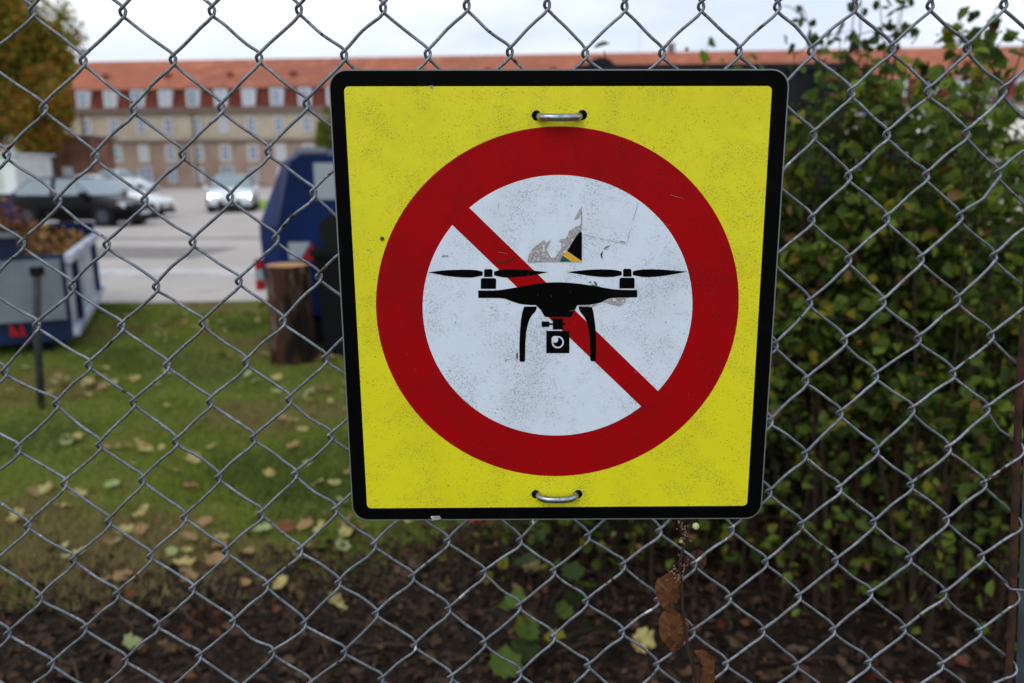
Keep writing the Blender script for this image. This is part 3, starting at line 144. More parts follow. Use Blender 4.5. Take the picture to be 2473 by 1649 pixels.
# ================================================================ SETTING
M_grass = mat('grass_soil', lin(100, 106, 50), .95, var=[(0.9, lin(108, 102, 56), .42, .62), (3.0, lin(92, 78, 54), .52, .72), (14, lin(60, 70, 28), .5, .7)], bump=(40, .6, .02), spec=.1)
M_soil = mat('bed_soil', lin(44, 36, 30), .95, var=[(12, lin(66, 53, 43), .48, .66), (40, lin(30, 24, 19), .5, .62)], bump=(30, 1, .03), spec=.1)
M_asph = mat('pale_asphalt', lin(172, 165, 160), .9, var=[(.35, lin(184, 177, 172), .4, .65), (1.6, lin(158, 153, 150), .55, .75), (60, lin(146, 140, 136), .5, .7)], bump=(200, .3, .004), spec=.2)
M_asph2 = mat('concrete_strip', lin(190, 190, 188), .9, var=(2, lin(150, 150, 148), .4, .7), spec=.2)
gm = MB(); S = 600; gm.add([(-S, -S, 0), (S, -S, 0), (S, S, 0), (-S, S, 0)], [(0, 1, 2, 3)])
tag(gm.build('ground', M_grass), kind='structure')
def sheet(name, poly, z, m):
    return tag(mesh(name, [(x, y, z) for x, y in poly], [tuple(range(len(poly)))], m), kind='structure')
edge = [(x*1.0, 10.05 + .05*math.sin(x*1.7)+.04*math.sin(x*.53+1)) for x in np.arange(-60, 60.1, .5)]
sheet('asphalt_yard', edge + [(60, 91.9), (-60, 91.9)], .004, M_asph)
sheet('concrete_strip', [(-60, 12.7), (60, 12.4), (60, 13.5), (-60, 13.8)], .008, M_asph2)
M_lawn = mat('distant_lawn', lin(110, 140, 50), .95, var=(1, lin(128, 150, 70), .4, .6), spec=.1)
sheet('lawn_verge', [(-13.2, 36), (2, 36.4), (2, 47), (-17.2, 47)], .012, M_lawn)
sheet('grass_verge', [(-60, 31), (-22, 44), (-40, 62), (-90, 62)], .012, M_lawn)
M_tar = mat('tar_patch', lin(122, 118, 116), .9, var=(5, lin(140, 135, 132), .45, .65))
sheet('tar_patch', [(-9.5, 15.5), (-6.1, 15.2), (-5.9, 17.4), (-9.2, 17.9)], .009, M_tar); sheet('tar_patch', [(-15, 20.2), (-5.5, 19.6), (-5.4, 20.1), (-15, 20.8)], .0095, M_tar); sheet('tar_patch', [(-12.5, 40), (-3, 39), (-3, 41.5), (-12.2, 42.6)], .009, M_tar)
# bed of soil along the fence
bed = [(-7, .2), (6, .2), (6, 5.2), (2.6, 5.0), (1.2, 4.4), (.5, 3.85), (-.1, 3.45), (-.45, 3.2), (-.9, 3.02), (-1.3, 2.96), (-1.7, 2.9), (-2.2, 2.99), (-2.8, 2.9), (-4.4, 2.98), (-7, 2.9)]
bb = []
for i in range(len(bed)):
    a, b = bed[i], bed[(i+1) % len(bed)]
    for k in range(6):
        t = k/6; j = .05 if 3 <= i <= 12 else 0
        bb.append((a[0]+(b[0]-a[0])*t+random.uniform(-j, j), a[1]+(b[1]-a[1])*t+random.uniform(-j, j)))
sheet('flower_bed', bb, .004, M_soil)

# ================================================================ FAR BUILDING
M_roof = mat('orange_tiles', lin(164, 98, 74), .85, var=[(.12, lin(150, 92, 74), .4, .6), (.6, lin(184, 116, 88), .5, .7), (1.5, lin(120, 84, 70), .58, .72)], bump=(3, .5, .05), spec=.2)
M_mans = mat('dark_red_tiles', lin(112, 56, 44), .85, var=(.8, lin(92, 44, 36), .4, .6), spec=.2)
M_up = mat('cream_brick', lin(190, 179, 162), .9, var=(.3, lin(178, 165, 146), .4, .6), spec=.1)
M_lo = mat('tan_brick', lin(162, 142, 128), .9, var=(.4, lin(148, 127, 113), .4, .6), spec=.1)
M_band = mat('stone_band', lin(122, 106, 98), .9, spec=.1)
M_wf = mat('window_frame', lin(222, 226, 232), .5)
M_gl = mat('window_glass', lin(118, 134, 158), .2, spec=.6)
M_gl2 = mat('window_glass_curtained', lin(176, 184, 196), .4, spec=.4)
M_pipe = mat('downpipe_metal', lin(118, 98, 84), .6)
M_dark = mat('dark_metal', lin(17, 18, 22), .6, spec=.1)
P0 = Vector((-62, 93.3, 0)); P1 = Vector((64, 84.6, 0)); U = (P1-P0); LEN = U.length; BA = math.atan2(U.y, U.x)
bld = empty('long_building', P0, BA); tag(bld, 'long three storey brick building with orange tiled roof and a row of dormers', 'building')
DEP = 14.0
MB().box(0, LEN, 0, DEP, 0, 5.0).build('lower_wall', M_lo, bld)
MB().box(0, LEN, .03, DEP, 5.0, 8.3).build('upper_wall', M_up, bld)
MB().box(-.1, LEN+.1, -.18, .3, 4.85, 5.25).build('string_course', M_band, bld)
MB().box(-.2, LEN+.2, -.45, .3, 8.15, 8.62).build('eaves_cornice', M_band, bld)
V = [(0, -.3, 8.6), (LEN, -.3, 8.6), (LEN, .75, 10.75), (0, .75, 10.75)]
mesh('mansard', V, [(0, 1, 2, 3)], M_mans, bld)
roof = mesh('roof', [(0, .4, 10.7), (LEN, .4, 10.7), (LEN, DEP/2, 14.6), (0, DEP/2, 14.6), (LEN, DEP, 8.3), (0, DEP, 8.3)], [(0, 1, 2, 3), (3, 2, 4, 5)], M_roof, bld)
def window_meshes(wd, ht, name, bars=1):
    f = MB(); t = .09
    f.box(0, wd, -.1, .02, 0, t); f.box(0, wd, -.1, .02, ht-t, ht); f.box(0, t, -.1, .02, t, ht-t); f.box(wd-t, wd, -.1, .02, t, ht-t)
    f.box(wd/2-.04, wd/2+.04, -.08, .02, t, ht-t)
    for k in range(bars):
        z = t+(ht-2*t)*(k+1)/(bars+1); f.box(t, wd/2-.04, -.07, .02, z-.03, z+.03); f.box(wd/2+.04, wd-t, -.07, .02, z-.03, z+.03)
    fr = f.build(name, M_wf); me = fr.data; D.objects.remove(fr)
    g = MB().add([(t, -.03, t), (wd-t, -.03, t), (wd-t, -.03, ht-t), (t, -.03, ht-t)], [(0, 1, 2, 3)]).build('pane', M_gl); gm_ = g.data; D.objects.remove(g)
    return me, gm_
wU = window_meshes(.98, 1.62, 'window'); wG = window_meshes(1.5, 2.3, 'window', 2); wD = window_meshes(1.15, 1.6, 'window', 2)
db = MB(); db.box(0, 1.4, -.25, 1.5, 0, 1.9, 0); db.box(-.1, 1.5, -.4, 1.9, 1.9, 2.02, 1)
o = db.build('dormer', [M_wf, M_band]); dme = o.data; D.objects.remove(o)
sur = MB(); sur.box(0, 1.4, -.04, .0, 0, 2.25); o = sur.build('window_surround', M_up); sme = o.data; D.objects.remove(o)
def put(par, me, x, y, z, pane=True):
    fo = inst('window', me[0], par, (x, y, z)); pn = inst('pane', me[1], fo)
    if random.random() < .35: pn.material_slots[0].link = 'OBJECT'; pn.material_slots[0].material = M_gl2
    return fo
n = int(LEN/3.14)
for k in range(n):
    x = 1.2+k*3.14
    dm = inst('dormer', dme, bld, (x+.15, 0, 8.72)); put(dm, wD, .125, -.26, .12)
    for z, me in ((5.95, wU), (2.95, wU)):
        inst('window_surround', sme, bld, (x+.17, 0 if z < 5 else .03, z-.25)); put(bld, me, x+.38, -.02, z)
    if k % 3: put(bld, wU, x+.32, -.02, .55)
    else: put(bld, wG, x+.12, -.02, .05)
for x in (14.2, 26.9, 45.6, 64.5, 83.3, 102.2): MB().tube([(x, -.14, 0), (x, -.14, 8.1)], .13, 8).build('downpipe', M_pipe, bld)
for k in range(16):
    x = 8+k*7.3; z = 12.3; y = .4+(z-10.7)/3.9*(DEP/2-.4)
    MB().box(x, x+.7, y-.25, y+.3, z-.2, z+.35).build('roof_hatch', M_mans, bld)
for x in (79.5, 110): MB().box(x, x+.8, DEP/2-.4, DEP/2+.4, 14.2, 15.5).build('chimney', M_band, bld)
tag(MB().tube([(0, 0, 0), (0, 0, 4.2)], .05, 6).build('antenna_mast', M_wf), 'thin pale mast standing beside the chimney on the long roof', 'antenna').location = (14.6, 94.9, 13.0)

# pale wall on the right, behind the shrub
M_cream = mat('pale_render', lin(214, 208, 196), .8, var=(.5, lin(196, 190, 180), .4, .6))
sh = empty('low_shed', (22.3, 31, 0)); tag(sh, 'low pale rendered shed with sloping roof seen behind the shrub', 'shed')
MB().box(-6.5, 8, 0, 5, 0, 2.7).build('wall', M_cream, sh)
mesh('roof', [(-6.9, -.3, 2.55), (8.3, -.3, 2.95), (8.3, 2.6, 4.1), (-6.9, 2.6, 3.7), (8.3, 5.3, 2.95), (-6.9, 5.3, 2.55)], [(0, 1, 2, 3), (3, 2, 4, 5)], M_cream, sh)
# white cabin far left
M_wc = mat('white_cabin_paint', lin(206, 212, 212), .6, var=(.6, lin(190, 198, 198), .4, .6))
cb = empty('white_cabin', (-42.6, 62, 0)); tag(cb, 'white site cabin under the autumn tree, far left', 'cabin')
MB().box(-6, 5.0, 0, 5, 0.0, 3.0).build('wall', M_wc, cb)
MB().box(-6.2, 5.2, -.2, 5.2, 3.0, 3.18).build('roof', M_wc, cb)
MB().box(2.6, 3.5, -.06, -.01, 1.65, 2.35).build('window', M_dark, cb)
MB().box(4.0, 4.9, -.06, -.01, 0.05, 2.1).build('door', M_wf, cb)
g2 = empty('brick_outhouse', (-37.0, 70, 0)); tag(g2, 'reddish brick outhouse between the white cabin and the long building', 'outhouse')
M_rb = mat('red_brick', lin(140, 100, 84), .9, var=(.7, lin(110, 76, 62), .4, .6))
MB().box(-3.0, 1.2, 0, 4, 0, 4.6).build('wall', M_rb, g2); MB().box(-3.3, 1.5, -.3, 4.3, 4.6, 4.8).build('roof', M_band, g2)
MB().box(-1.5, -.6, -.05, -.01, 0, 2.2).build('door', M_wf, g2)
wb = empty('waste_bin', (-34.0, 62, 0)); tag(wb, 'dark wheeled waste bin beside the white cabin', 'bin')
MB().prism([(-.5, .08), (.5, .08), (.62, 1.3), (-.62, 1.3)], 0, .9).build('bin_body', M_dark, wb); MB().box(-.66, .66, -.06, .95, 1.3, 1.4).build('lid', M_dark, wb)

# ================================================================ FOLIAGE TOOLS
def leafcloud(name, pts, size, mats, parent, weights=None, fold=.25, up=.3, asp=.72, smooth=False):
    """pts (n,3); each leaf a folded pair of quads with a pointed tip"""
    n = len(pts); rs = np.random.RandomState(len(name)*7+n)
    nrm = rs.normal(size=(n, 3)); nrm[:, 2] += up; nrm /= np.linalg.norm(nrm, axis=1)[:, None]
    t = rs.normal(size=(n, 3)); t -= nrm*(t*nrm).sum(1)[:, None]; t /= np.linalg.norm(t, axis=1)[:, None]; b = np.cross(nrm, t)
    s = (size*rs.uniform(.4, 1.4, n)**1.15)[:, None]
    base = pts - t*s*.5; tip = pts+t*s*.55 - nrm*s*.12
    lx = pts + b*s*asp*.5 + nrm*s*fold*.5 - t*s*.08; rx = pts - b*s*asp*.5 + nrm*s*fold*.5 - t*s*.08
    l2 = pts + b*s*asp*.34 + nrm*s*fold*.3 + t*s*.28; r2 = pts - b*s*asp*.34 + nrm*s*fold*.3 + t*s*.28
    V = np.stack([base, lx, l2, tip, r2, rx], 1).reshape(-1, 3)
    me = D.meshes.new(name); nf = 2*n
    me.vertices.add(6*n); me.vertices.foreach_set('co', V.ravel())
    idx = (np.arange(n)[:, None]*6 + np.array([0, 1, 2, 3, 0, 3, 4, 5])).ravel()
    me.loops.add(8*n); me.loops.foreach_set('vertex_index', idx.astype(np.int32))
    me.polygons.add(nf); me.polygons.foreach_set('loop_start', np.arange(0, 8*n, 4, dtype=np.int32)); me.polygons.foreach_set('loop_total', np.full(nf, 4, np.int32))
    for m in mats: me.materials.append(m)
    mi = rs.choice(len(mats), n, p=weights); me.polygons.foreach_set('material_index', np.repeat(mi, 2).astype(np.int32))
    me.update(calc_edges=True); me.validate()
    o = D.objects.new(name, me); COL.objects.link(o); o.parent = parent; return o
def crown_pts(n, c, r, seed, lobes=14, shell=.45):
    rs = np.random.RandomState(seed); c = np.array(c); r = np.array(r)
    L_ = rs.normal(size=(lobes, 3)); L_ /= np.linalg.norm(L_, axis=1)[:, None]; L_ *= rs.uniform(.45, .8, (lobes, 1))
    k = rs.randint(lobes, size=n); d = rs.normal(size=(n, 3)); d /= np.linalg.norm(d, axis=1)[:, None]
    rad = rs.uniform(shell, 1, (n, 1))**.7*rs.uniform(.28, .46, (lobes, 1))[k]
    return c + (L_[k]+d*rad)*r
M_bark = mat('bark', lin(74, 62, 50), .95, bump=(20, .8, .02), spec=.1)
def tree(name, base, h, cc, cr, nl, ls, mats, wts, seed, label, tr=.3):
    t = empty(name, base); tag(t, label, 'tree', 'trees beside the white cabin')
    rs = random.Random(seed); mb = MB(); cc = Vector(cc)
    mb.tube([(0, 0, 0), (.1, .05, h*.3), (cc.x*.3, cc.y*.3, h*.6), (cc.x, cc.y, cc.z+cr[2]*.4)], [tr, tr*.8, tr*.6, tr*.15], 10)
    mb.build('trunk', M_bark, t, True); lm = MB()
    for k in range(14):
        a = rs.uniform(0, 6.28); e = rs.uniform(-.1, .9); q = Vector((math.cos(a)*cr[0]*.75, math.sin(a)*cr[1]*.75, e*cr[2]*.7)) + cc
        s0 = Vector((cc.x*.3, cc.y*.3, h*rs.uniform(.35, .6))); mid = (s0+q)/2+Vector((0, 0, -.3))
        lm.tube([s0, mid, q], [tr*.35, tr*.2, .02], 6)
    lm.build('limb', M_bark, t, True)
    f = leafcloud('crown', crown_pts(nl, cc, cr, seed, 26), ls, mats, t, wts); return t
LA = mat('autumn_leaf_brown', lin(156, 116, 44), .7, trans=(lin(170, 120, 36), .35)); LB = mat('autumn_leaf_olive', lin(140, 134, 46), .7, trans=(lin(140, 136, 36), .35))
LC = mat('autumn_leaf_green', lin(92, 104, 40), .7, trans=(lin(100, 120, 36), .3)); LDK = mat('autumn_leaf_rust', lin(140, 96, 42), .7, trans=(lin(150, 90, 30), .3))
tree('autumn_tree', (-46, 71, 0), 12, (0.2, 0, 11.6), (8.6, 7.5, 10.0), 42000, .42, [LA, LB, LC, LDK], [.22, .42, .24, .12], 3, 'large round tree in olive and rust autumn leaf at the left edge', .45)
tree('autumn_tree', (-37.6, 67, 0), 6, (-.6, 0, 6.6), (3.6, 3.4, 3.6), 9000, .34, [LA, LB, LC, LDK], [.25, .2, .2, .35], 9, 'smaller rust brown tree with bare trunk beside the long building', .22)
tree('green_tree', (-18.3, 84, 0), 4, (0, 0, 5.0), (1.5, 1.5, 3.2), 4500, .3, [LB, LC], [.4, .6], 12, 'slim green tree against the long building, mostly behind the sign', .15)

# ================================================================ CARS
M_tyre = mat('tyre_rubber', lin(24, 24, 26), .85); M_rim = mat('alloy_rim', lin(70, 74, 80), .4, .5); M_lamp = mat('clear_lamp', lin(210, 215, 220), .15, spec=.8)
M_cg = mat('car_glass_painted_sky', lin(122, 138, 146), .08, spec=1.0); M_tail = mat('tail_lamp_red', lin(150, 14, 16), .25); M_blk = mat('black_trim', lin(20, 20, 22), .5)  # window glass base colour is paled to paint in the reflected sky
M_on = mat('lit_headlamp', lin(255, 250, 225), .2, emit=((1, .97, .86, 1), 14)); M_plate = mat('plate_white', lin(200, 200, 200), .5)
def car(loc, yaw, paint, label, L_=4.3, W=1.78, H=1.47, kind='hatch', lit=False):
    """car along +x (nose at +L/2), built in numbered stations nose to tail"""
    t = empty('parked_car' if not lit else 'moving_car', (loc[0], loc[1], 0.012), yaw); tag(t, label, 'car', 'cars on the asphalt yard')
    hw = W/2; bl = .62*H                                  # belt line height
    #      x(frac)  zlow  zshoulder  half width
    st = [(.5, .34, .52, .66), (.485, .26, .62, .80), (.44, .2, .68, .9), (.36, .19, .74, .97), (.24, .19, .84*bl/.9, 1), (.2, .19, bl*.985, 1), (0, .18, bl, 1), (-.25, .18, bl*1.02, 1),
          (-.4, .2, bl*1.03, .97), (-.47, .26, bl*1.02, .9), (-.495, .34, bl*.9, .8)]
    V = []; m = 9
    for fx, zl, zs, wv in st:
        x = fx*L_; h_ = hw*wv
        prof = [(-h_*.86, zl), (-h_*.99, zl+.1), (-h_, (zl+zs)/2+.02), (-h_*.97, zs-.04), (-h_*.86, zs+.03)]
        prof = prof + [(0, zs+.06)] + [(-a, b) for a, b in prof[::-1]]
        m = len(prof); V += [(x, a, b) for a, b in prof]
    Fc = [(k*m+a, (k+1)*m+a, (k+1)*m+a+1, k*m+a+1) for k in range(len(st)-1) for a in range(m-1)]
    Fc += [(k*m, k*m+m-1, (k+1)*m+m-1, (k+1)*m) for k in range(len(st)-1)]
    Fc += [tuple(range(m)), tuple(range((len(st)-1)*m+m-1, (len(st)-1)*m-1, -1))]
    body = mesh('body', V, Fc, paint, t, True)
    # greenhouse: glass shell + painted roof and pillars
    if kind == 'suv': ks = [(.19, 0), (.06, 1), (-.1, 1.02), (-.36, 1), (-.45, .0)]
    elif kind == 'sedan': ks = [(.2, 0), (.04, .97), (-.08, 1), (-.24, .95), (-.41, .0)]
    else: ks = [(.22, 0), (.05, .96), (-.08, 1), (-.3, .94), (-.46, .0)]
    gt = H-bl-.05; gv = []
    for fx, f in ks:
        x = fx*L_; z = bl+.02+gt*f; tw_ = hw*(.90-.2*f); gv += [(x, -tw_, z), (x, tw_, z)]
    # side windows
    b0 = [(ks[0][0]*L_, -hw*.9, bl), (ks[-1][0]*L_, -hw*.9, bl)]
    def side(s):
        P = [(ks[0][0]*L_, s*hw*.90, bl)] + [(ks[i][0]*L_, s*hw*(.90-.2*ks[i][1]), bl+.02+gt*ks[i][1]) for i in (1, 2, 3)] + [(ks[-1][0]*L_, s*hw*.9, bl)]
        return P
    for s in (-1, 1):
        P = side(s); xm = -.1*L_
        # front and rear side glass split by a pillar
        zt = bl+.02+gt*.98
        A = [P[0], P[1], (xm+.04, s*hw*.705, zt), (xm+.04, s*hw*.9, bl)]; B = [(xm-.04, s*hw*.9, bl), (xm-.04, s*hw*.705, zt), P[3], P[4]]
        for q in (A, B):
            off = Vector((0, s*.006, 0)); c_ = sum((Vector(p) for p in q), Vector())/4
            q = [Vector(p)*.93+c_*.07+off for p in q]; mesh('side_window', q, [(0, 1, 2, 3)] if s < 0 else [(3, 2, 1, 0)], M_cg, t)
        mesh('pillars', P, [(0, 1, 2, 3, 4)] if s > 0 else [(4, 3, 2, 1, 0)], paint, t)
    mesh('windscreen', [gv[0], gv[1], gv[3], gv[2]], [(0, 1, 2, 3)], M_cg, t); mesh('rear_window', [gv[6], gv[7], gv[9], gv[8]], [(0, 1, 2, 3)], M_cg, t)
    rv = [Vector(v) for v in gv[2:8]]; rf = []
    for i in range(3): rf += [rv[2*i]+Vector((0, -.01, 0)), (rv[2*i]+rv[2*i+1])/2+Vector((0, 0, .05)), rv[2*i+1]+Vector((0, .01, 0))]
    mesh('roof', rf, [(0, 3, 4, 1), (1, 4, 5, 2), (3, 6, 7, 4), (4, 7, 8, 5)], paint, t, True)
    wr = .32
    for fx in (.31, -.3):
        for s in (-1, 1):
            x = fx*L_; y = s*(hw-.09); tb = MB(); tb.tube([(x, y-.11, wr), (x, y+.11, wr)], wr, 20); ty = tb.build('tyre', M_tyre, t)
            MB().tube([(x, y+s*.112, wr), (x, y+s*.125, wr)], wr*.62, 12).build('rim', M_rim, ty)
            ar = MB(); ar.tube([(x, s*(hw-.25), wr+.03), (x, s*(hw+.004), wr+.03)], wr+.05, 20); ar.build('wheel_arch', M_blk, t)
    for s in (-1, 1):
        q = MB(); y0 = s*hw*.42; y1 = s*hw*.86; q.add([(.487*L_+.02, y0, .56), (.46*L_+.02, y1, .58), (.44*L_+.03, y1, .73), (.468*L_+.02, y0, .69), (.44*L_, y0, .56), (.42*L_, y1, .58), (.41*L_, y1, .73), (.43*L_, y0, .69)],
            [(0, 1, 2, 3), (4, 7, 6, 5), (0, 4, 5, 1), (3, 2, 6, 7), (0, 3, 7, 4), (1, 5, 6, 2)]); q.build('headlight', M_on if lit else M_lamp, t)
        MB().box(-.5*L_-.005, -.47*L_, min(s*hw*.55, s*hw*.86), max(s*hw*.55, s*hw*.86), bl*.78, bl*1.0).build('tail_light', M_tail, t)
        MB().box(.16*L_, .2*L_, min(s*hw*1.0, s*(hw+.17)), max(s*hw*1.0, s*(hw+.17)), bl-.03, bl+.12).build('wing_mirror', paint, t)
    MB().box(.485*L_, .503*L_, -hw*.48, hw*.48, .27, .5).build('grille', M_blk, t)
    MB().box(.5*L_, .507*L_, -.26, .26, .36, .47).build('number_plate', M_plate, t)
    MB().box(.3*L_, .49*L_, -hw*.8, hw*.8, .16, .27).build('bumper', M_blk, t)
    return t
PB = mat('black_paint', lin(5, 5, 8), .22, spec=.12); PW = mat('white_paint', lin(224, 226, 228), .2, spec=.6); PS = mat('silver_paint', lin(185, 195, 202), .25, .3, spec=.6); PWB = mat('bluish_white_paint', lin(214, 222, 230), .2, spec=.6)
car((-13.55, 25.6), R(-10), PB, 'black hatchback parked nearest, nose towards the open yard', 4.25, 1.78, 1.5)
car((-15.0, 30.0), R(-8), PW, 'white saloon parked just behind the black hatchback', 4.7, 1.82, 1.46, 'sedan')
car((-17.6, 35.0), R(-6), PWB, 'pale saloon with dark windscreen behind the white saloon', 4.6, 1.8, 1.55, 'sedan')
car((-32.6, 69.0), R(2), PWB, 'white high-roofed car farthest back in the row', 4.7, 1.88, 1.9, 'suv')
car((-11.95, 34.9), R(-76), PWB, 'white car driving towards the fence with both headlights lit', 4.4, 1.84, 1.55, 'hatch', True)
# marker post beside the lane
M_or = mat('marker_orange', lin(226, 98, 52), .6); M_pk = mat('marker_white', lin(236, 190, 188), .6)
mk = empty('marker_post', (-13.4, 42.0, 0)); tag(mk, 'red and white striped marker post with orange foot beside the oncoming car', 'marker post')
for k in range(4): MB().box(-.16, .16, -.04, .04, .3+k*.2, .5+k*.2-.004).build('stripe', M_or if k in (0, 3) else M_pk, mk)
MB().box(-.22, .22, -.16, .16, 0, .3).build('foot', M_or, mk)

# ================================================================ SKIP (left) AND TALL CONTAINER
M_blue = mat('blue_steel', lin(2, 34, 88), .5, var=[(1.2, lin(2, 24, 66), .4, .65), (6, lin(8, 42, 98), .6, .75)], spots=[(9, lin(70, 52, 44), .68, .72)], bump=(3, .3, .03), spec=.15)
M_navy = mat('navy_steel', lin(8, 34, 72), .5, var=(2, lin(6, 26, 58), .4, .65), spec=.3)
M_grey = mat('grey_panel', lin(118, 128, 136), .55, var=(1.5, lin(98, 108, 116), .4, .65))
M_pale = mat('pale_side_panel', lin(176, 184, 196), .5, var=(3, lin(130, 142, 160), .45, .65))
M_rr = mat('reflective_red', lin(158, 22, 26), .5); M_rw = mat('reflective_white', lin(150, 158, 168), .5)
sk = empty('open_skip', (-4.0, 7.12, 0), R(22.6)); tag(sk, 'open blue skip with grey end panel, filled with dead leaves', 'skip')
# local: x to the left is negative (end face along -x), y away
W_, Ln = 1.9, 3.05
MB().box(-W_, -.34, 0, .05, .12, 1.06).build('end_panel', M_navy, sk)
MB().box(-.34, 0, .0, .05, .12, .9).build('end_panel', M_navy, sk)
MB().box(-.60, -.03, -.045, -.003, .32, .86).build('grey_plate', M_grey, sk)
MB().box(-.05, .0, .055, Ln, .12, .86).build('side_wall', M_pale, sk); MB().box(-W_, -W_+.05, .055, Ln, .12, 1.0).build('side_wall', M_blue, sk)
MB().box(-W_, 0, Ln+.003, Ln+.06, .12, 1.02).build('end_panel', M_blue, sk)
MB().box(-W_+.055, -.055, .055, Ln, .12, .2).build('floor_plate', M_navy, sk)
for z in (.16, .82): MB().box(.003, .06, 0, Ln, z, z+.07).build('side_rail', M_pale, sk)
for y in (.5, 2.5): MB().box(.003, .045, y, y+.16, .235, .815).build('side_rib', M_blue, sk)
MB().box(-W_, -.34, -.05, .05, 1.063, 1.1).build('rim', M_grey, sk)
for k, (x0, c) in enumerate(((-.48, M_rr), (-.40, M_rr))):
    MB().prism([(x0, .2), (x0+.08-.04*k, .2), (x0+.02, .3), (x0, .3)], -.06, -.048).build('reflector', c, sk)
for x in (-W_+.3, -.25): MB().box(x-.06, x+.06, .1, Ln-.1, 0, .118).build('skid', M_dark, sk)
rs = np.random.RandomState(4)
LV = [mat('dead_leaf_tan', lin(150, 118, 78), .8, trans=(lin(150, 110, 60), .15)), mat('dead_leaf_brown', lin(104, 70, 44), .8), mat('dead_leaf_yellow', lin(172, 142, 60), .8, trans=(lin(170, 140, 50), .2)), mat('dead_leaf_dark', lin(62, 44, 32), .85)]
np_ = 4200; px_ = rs.uniform(-W_+.1, -.08, np_); py_ = rs.uniform(.1, Ln-.05, np_); pz_ = .72+.2*np.sin(px_*2.3)*np.sin(py_*1.4)+.14*rs.rand(np_)+.12*np.exp(-((px_+1.1)**2+(py_-.8)**2)*2)
o = leafcloud('leaf_fill', np.stack([px_, py_, pz_], 1), .085, LV, sk, [.4, .3, .15, .15]); tag(o, kind='stuff')
mesh('leaf_heap', [(-W_+.06, .06, .7), (-.06, .06, .66), (-.06, Ln-.01, .7), (-W_+.06, Ln-.01, .7)], [(0, 1, 2, 3)], LV[1], sk)
hp = empty('brushwood_heap', (-4.95, 7.35, .74)); tag(hp, 'rust brown heap of dead fern and twigs on top of the blue skip', 'brushwood')
n_ = 2600; q = rs.normal(size=(n_, 3))*np.array([.2, .2, .13])+np.array([0, 0, .28]); leafcloud('fern_leaves', q, .07, [LV[1], mat('fern_rust', lin(138, 78, 38), .85), LV[3]], hp, [.35, .45, .2], asp=.4)
tb = MB()
for k in range(40):
    a = random.uniform(0, 6.28); e = random.uniform(.1, 1.2); l_ = random.uniform(.2, .42); tb.tube([(0, 0, .1), (math.cos(a)*l_*math.cos(e), math.sin(a)*l_*math.cos(e), .1+l_*math.sin(e))], .006, 4)
tb.build('twigs', M_bark, hp)
b2 = empty('blue_container', (-8.75, 11.2, 0), R(4)); tag(b2, 'second blue steel container behind the leaf filled skip', 'container')
MB().prism([(-2.4, .1), (1.35, .1), (1.7, .55), (1.45, 1.22), (-2.4, 1.26)], 0, .6).build('container_body', M_blue, b2); MB().box(-2.5, 1.5, -.06, .66, 1.262, 1.32).build('rim', M_navy, b2)
# slim post in front of the skip
ps = empty('slim_post', (-3.3, 5.36, 0)); tag(ps, 'slim dark metal post standing in the lawn before the skip', 'post')
MB().tube([(.0, 0, -.05), (.04, 0, .5), (.10, 0, .99)], .026, 12).build('pole', mat('weathered_post', lin(58, 60, 62), .7, var=(20, lin(78, 76, 70), .5, .7)), ps, True); MB().box(.065, .13, -.032, .032, .93, .99).build('clamp', M_dark, ps)
# tall blue container
ct = empty('recycling_container', (-1.3, 7.25, 0)); tag(ct, 'tall blue steel container with chamfered side, partly behind the sign', 'container')
def X(px, z=0): return (px-1236.5)/1923*7.2*1.0 + 1.3
fr = [(-.80, .30), (-.80, .95), (-.81, 1.12), (-.66, 1.70), (-.58, 1.74), (1.0, 1.77), (1.0, .30)]
bk = [(-1.02, .26), (-1.06, .98), (-1.06, 1.12), (-.80, 1.70), (-.66, 1.80), (1.02, 1.82), (1.02, .26)]
rings = [[(x, 0, z) for x, z in fr], [(x, .28, z) for x, z in bk], [(x, 1.7, z) for x, z in bk]]
V = [v for r_ in rings for v in r_]; n7 = 7
Fc = [tuple(range(6, -1, -1))] + [(k*n7+a, k*n7+(a+1) % n7, (k+1)*n7+(a+1) % n7, (k+1)*n7+a) for k in range(2) for a in range(n7)] + [tuple(range(14, 21))]
o = mesh('container_body', V, Fc, M_blue, ct); bm_ = bmesh.new(); bm_.from_mesh(o.data); bmesh.ops.recalc_face_normals(bm_, faces=bm_.faces); bm_.to_mesh(o.data); bm_.free()
MB().box(-.8, 1.0, .02, 1.6, .03, .255).build('plinth', M_dark, ct)
MB().box(-.45, -.2, -.012, -.002, 1.36, 1.68).build('notice_plate', mat('pale_notice', lin(150, 160, 168), .5), ct)
MB().tube([(-.26, -.09, 1.08), (-.26, -.002, 1.08)], .16, 20).build('rubber_hatch', M_tyre, ct)
MB().box(-.62, -.35, .02, .12, 1.775, 1.815).build('lifting_lug', M_grey, ct)
MB().prism([(-.72, .82), (-.62, .82), (-.52, .98), (-.72, .98)], -.01, -.002).build('reflector', M_rw, ct); MB().prism([(-.60, .82), (-.5, .82), (-.5, .98)], -.01, -.002).build('reflector', M_rr, ct)
for k in range(3): MB().box(-1.14, -1.066, .3, .36, .5+.1*k, .5+.1*k+.095).build('reflector', (M_rr, M_rw, M_rr)[k], ct)
bn = empty('black_bin', (-1.32, 6.9, 0)); tag(bn, 'black wheeled bin standing against the tall blue container', 'bin')
MB().prism([(-.3, .06), (.3, .06), (.36, .9), (-.36, .9)], -.15, .24).build('bin_body', M_dark, bn); MB().box(-.38, .38, -.19, .26, .902, .96).build('lid', M_dark, bn)
MB().tube([(-.32, .15, .1), (-.36, .15, .1)], .1, 14).build('wheel', M_tyre, bn)
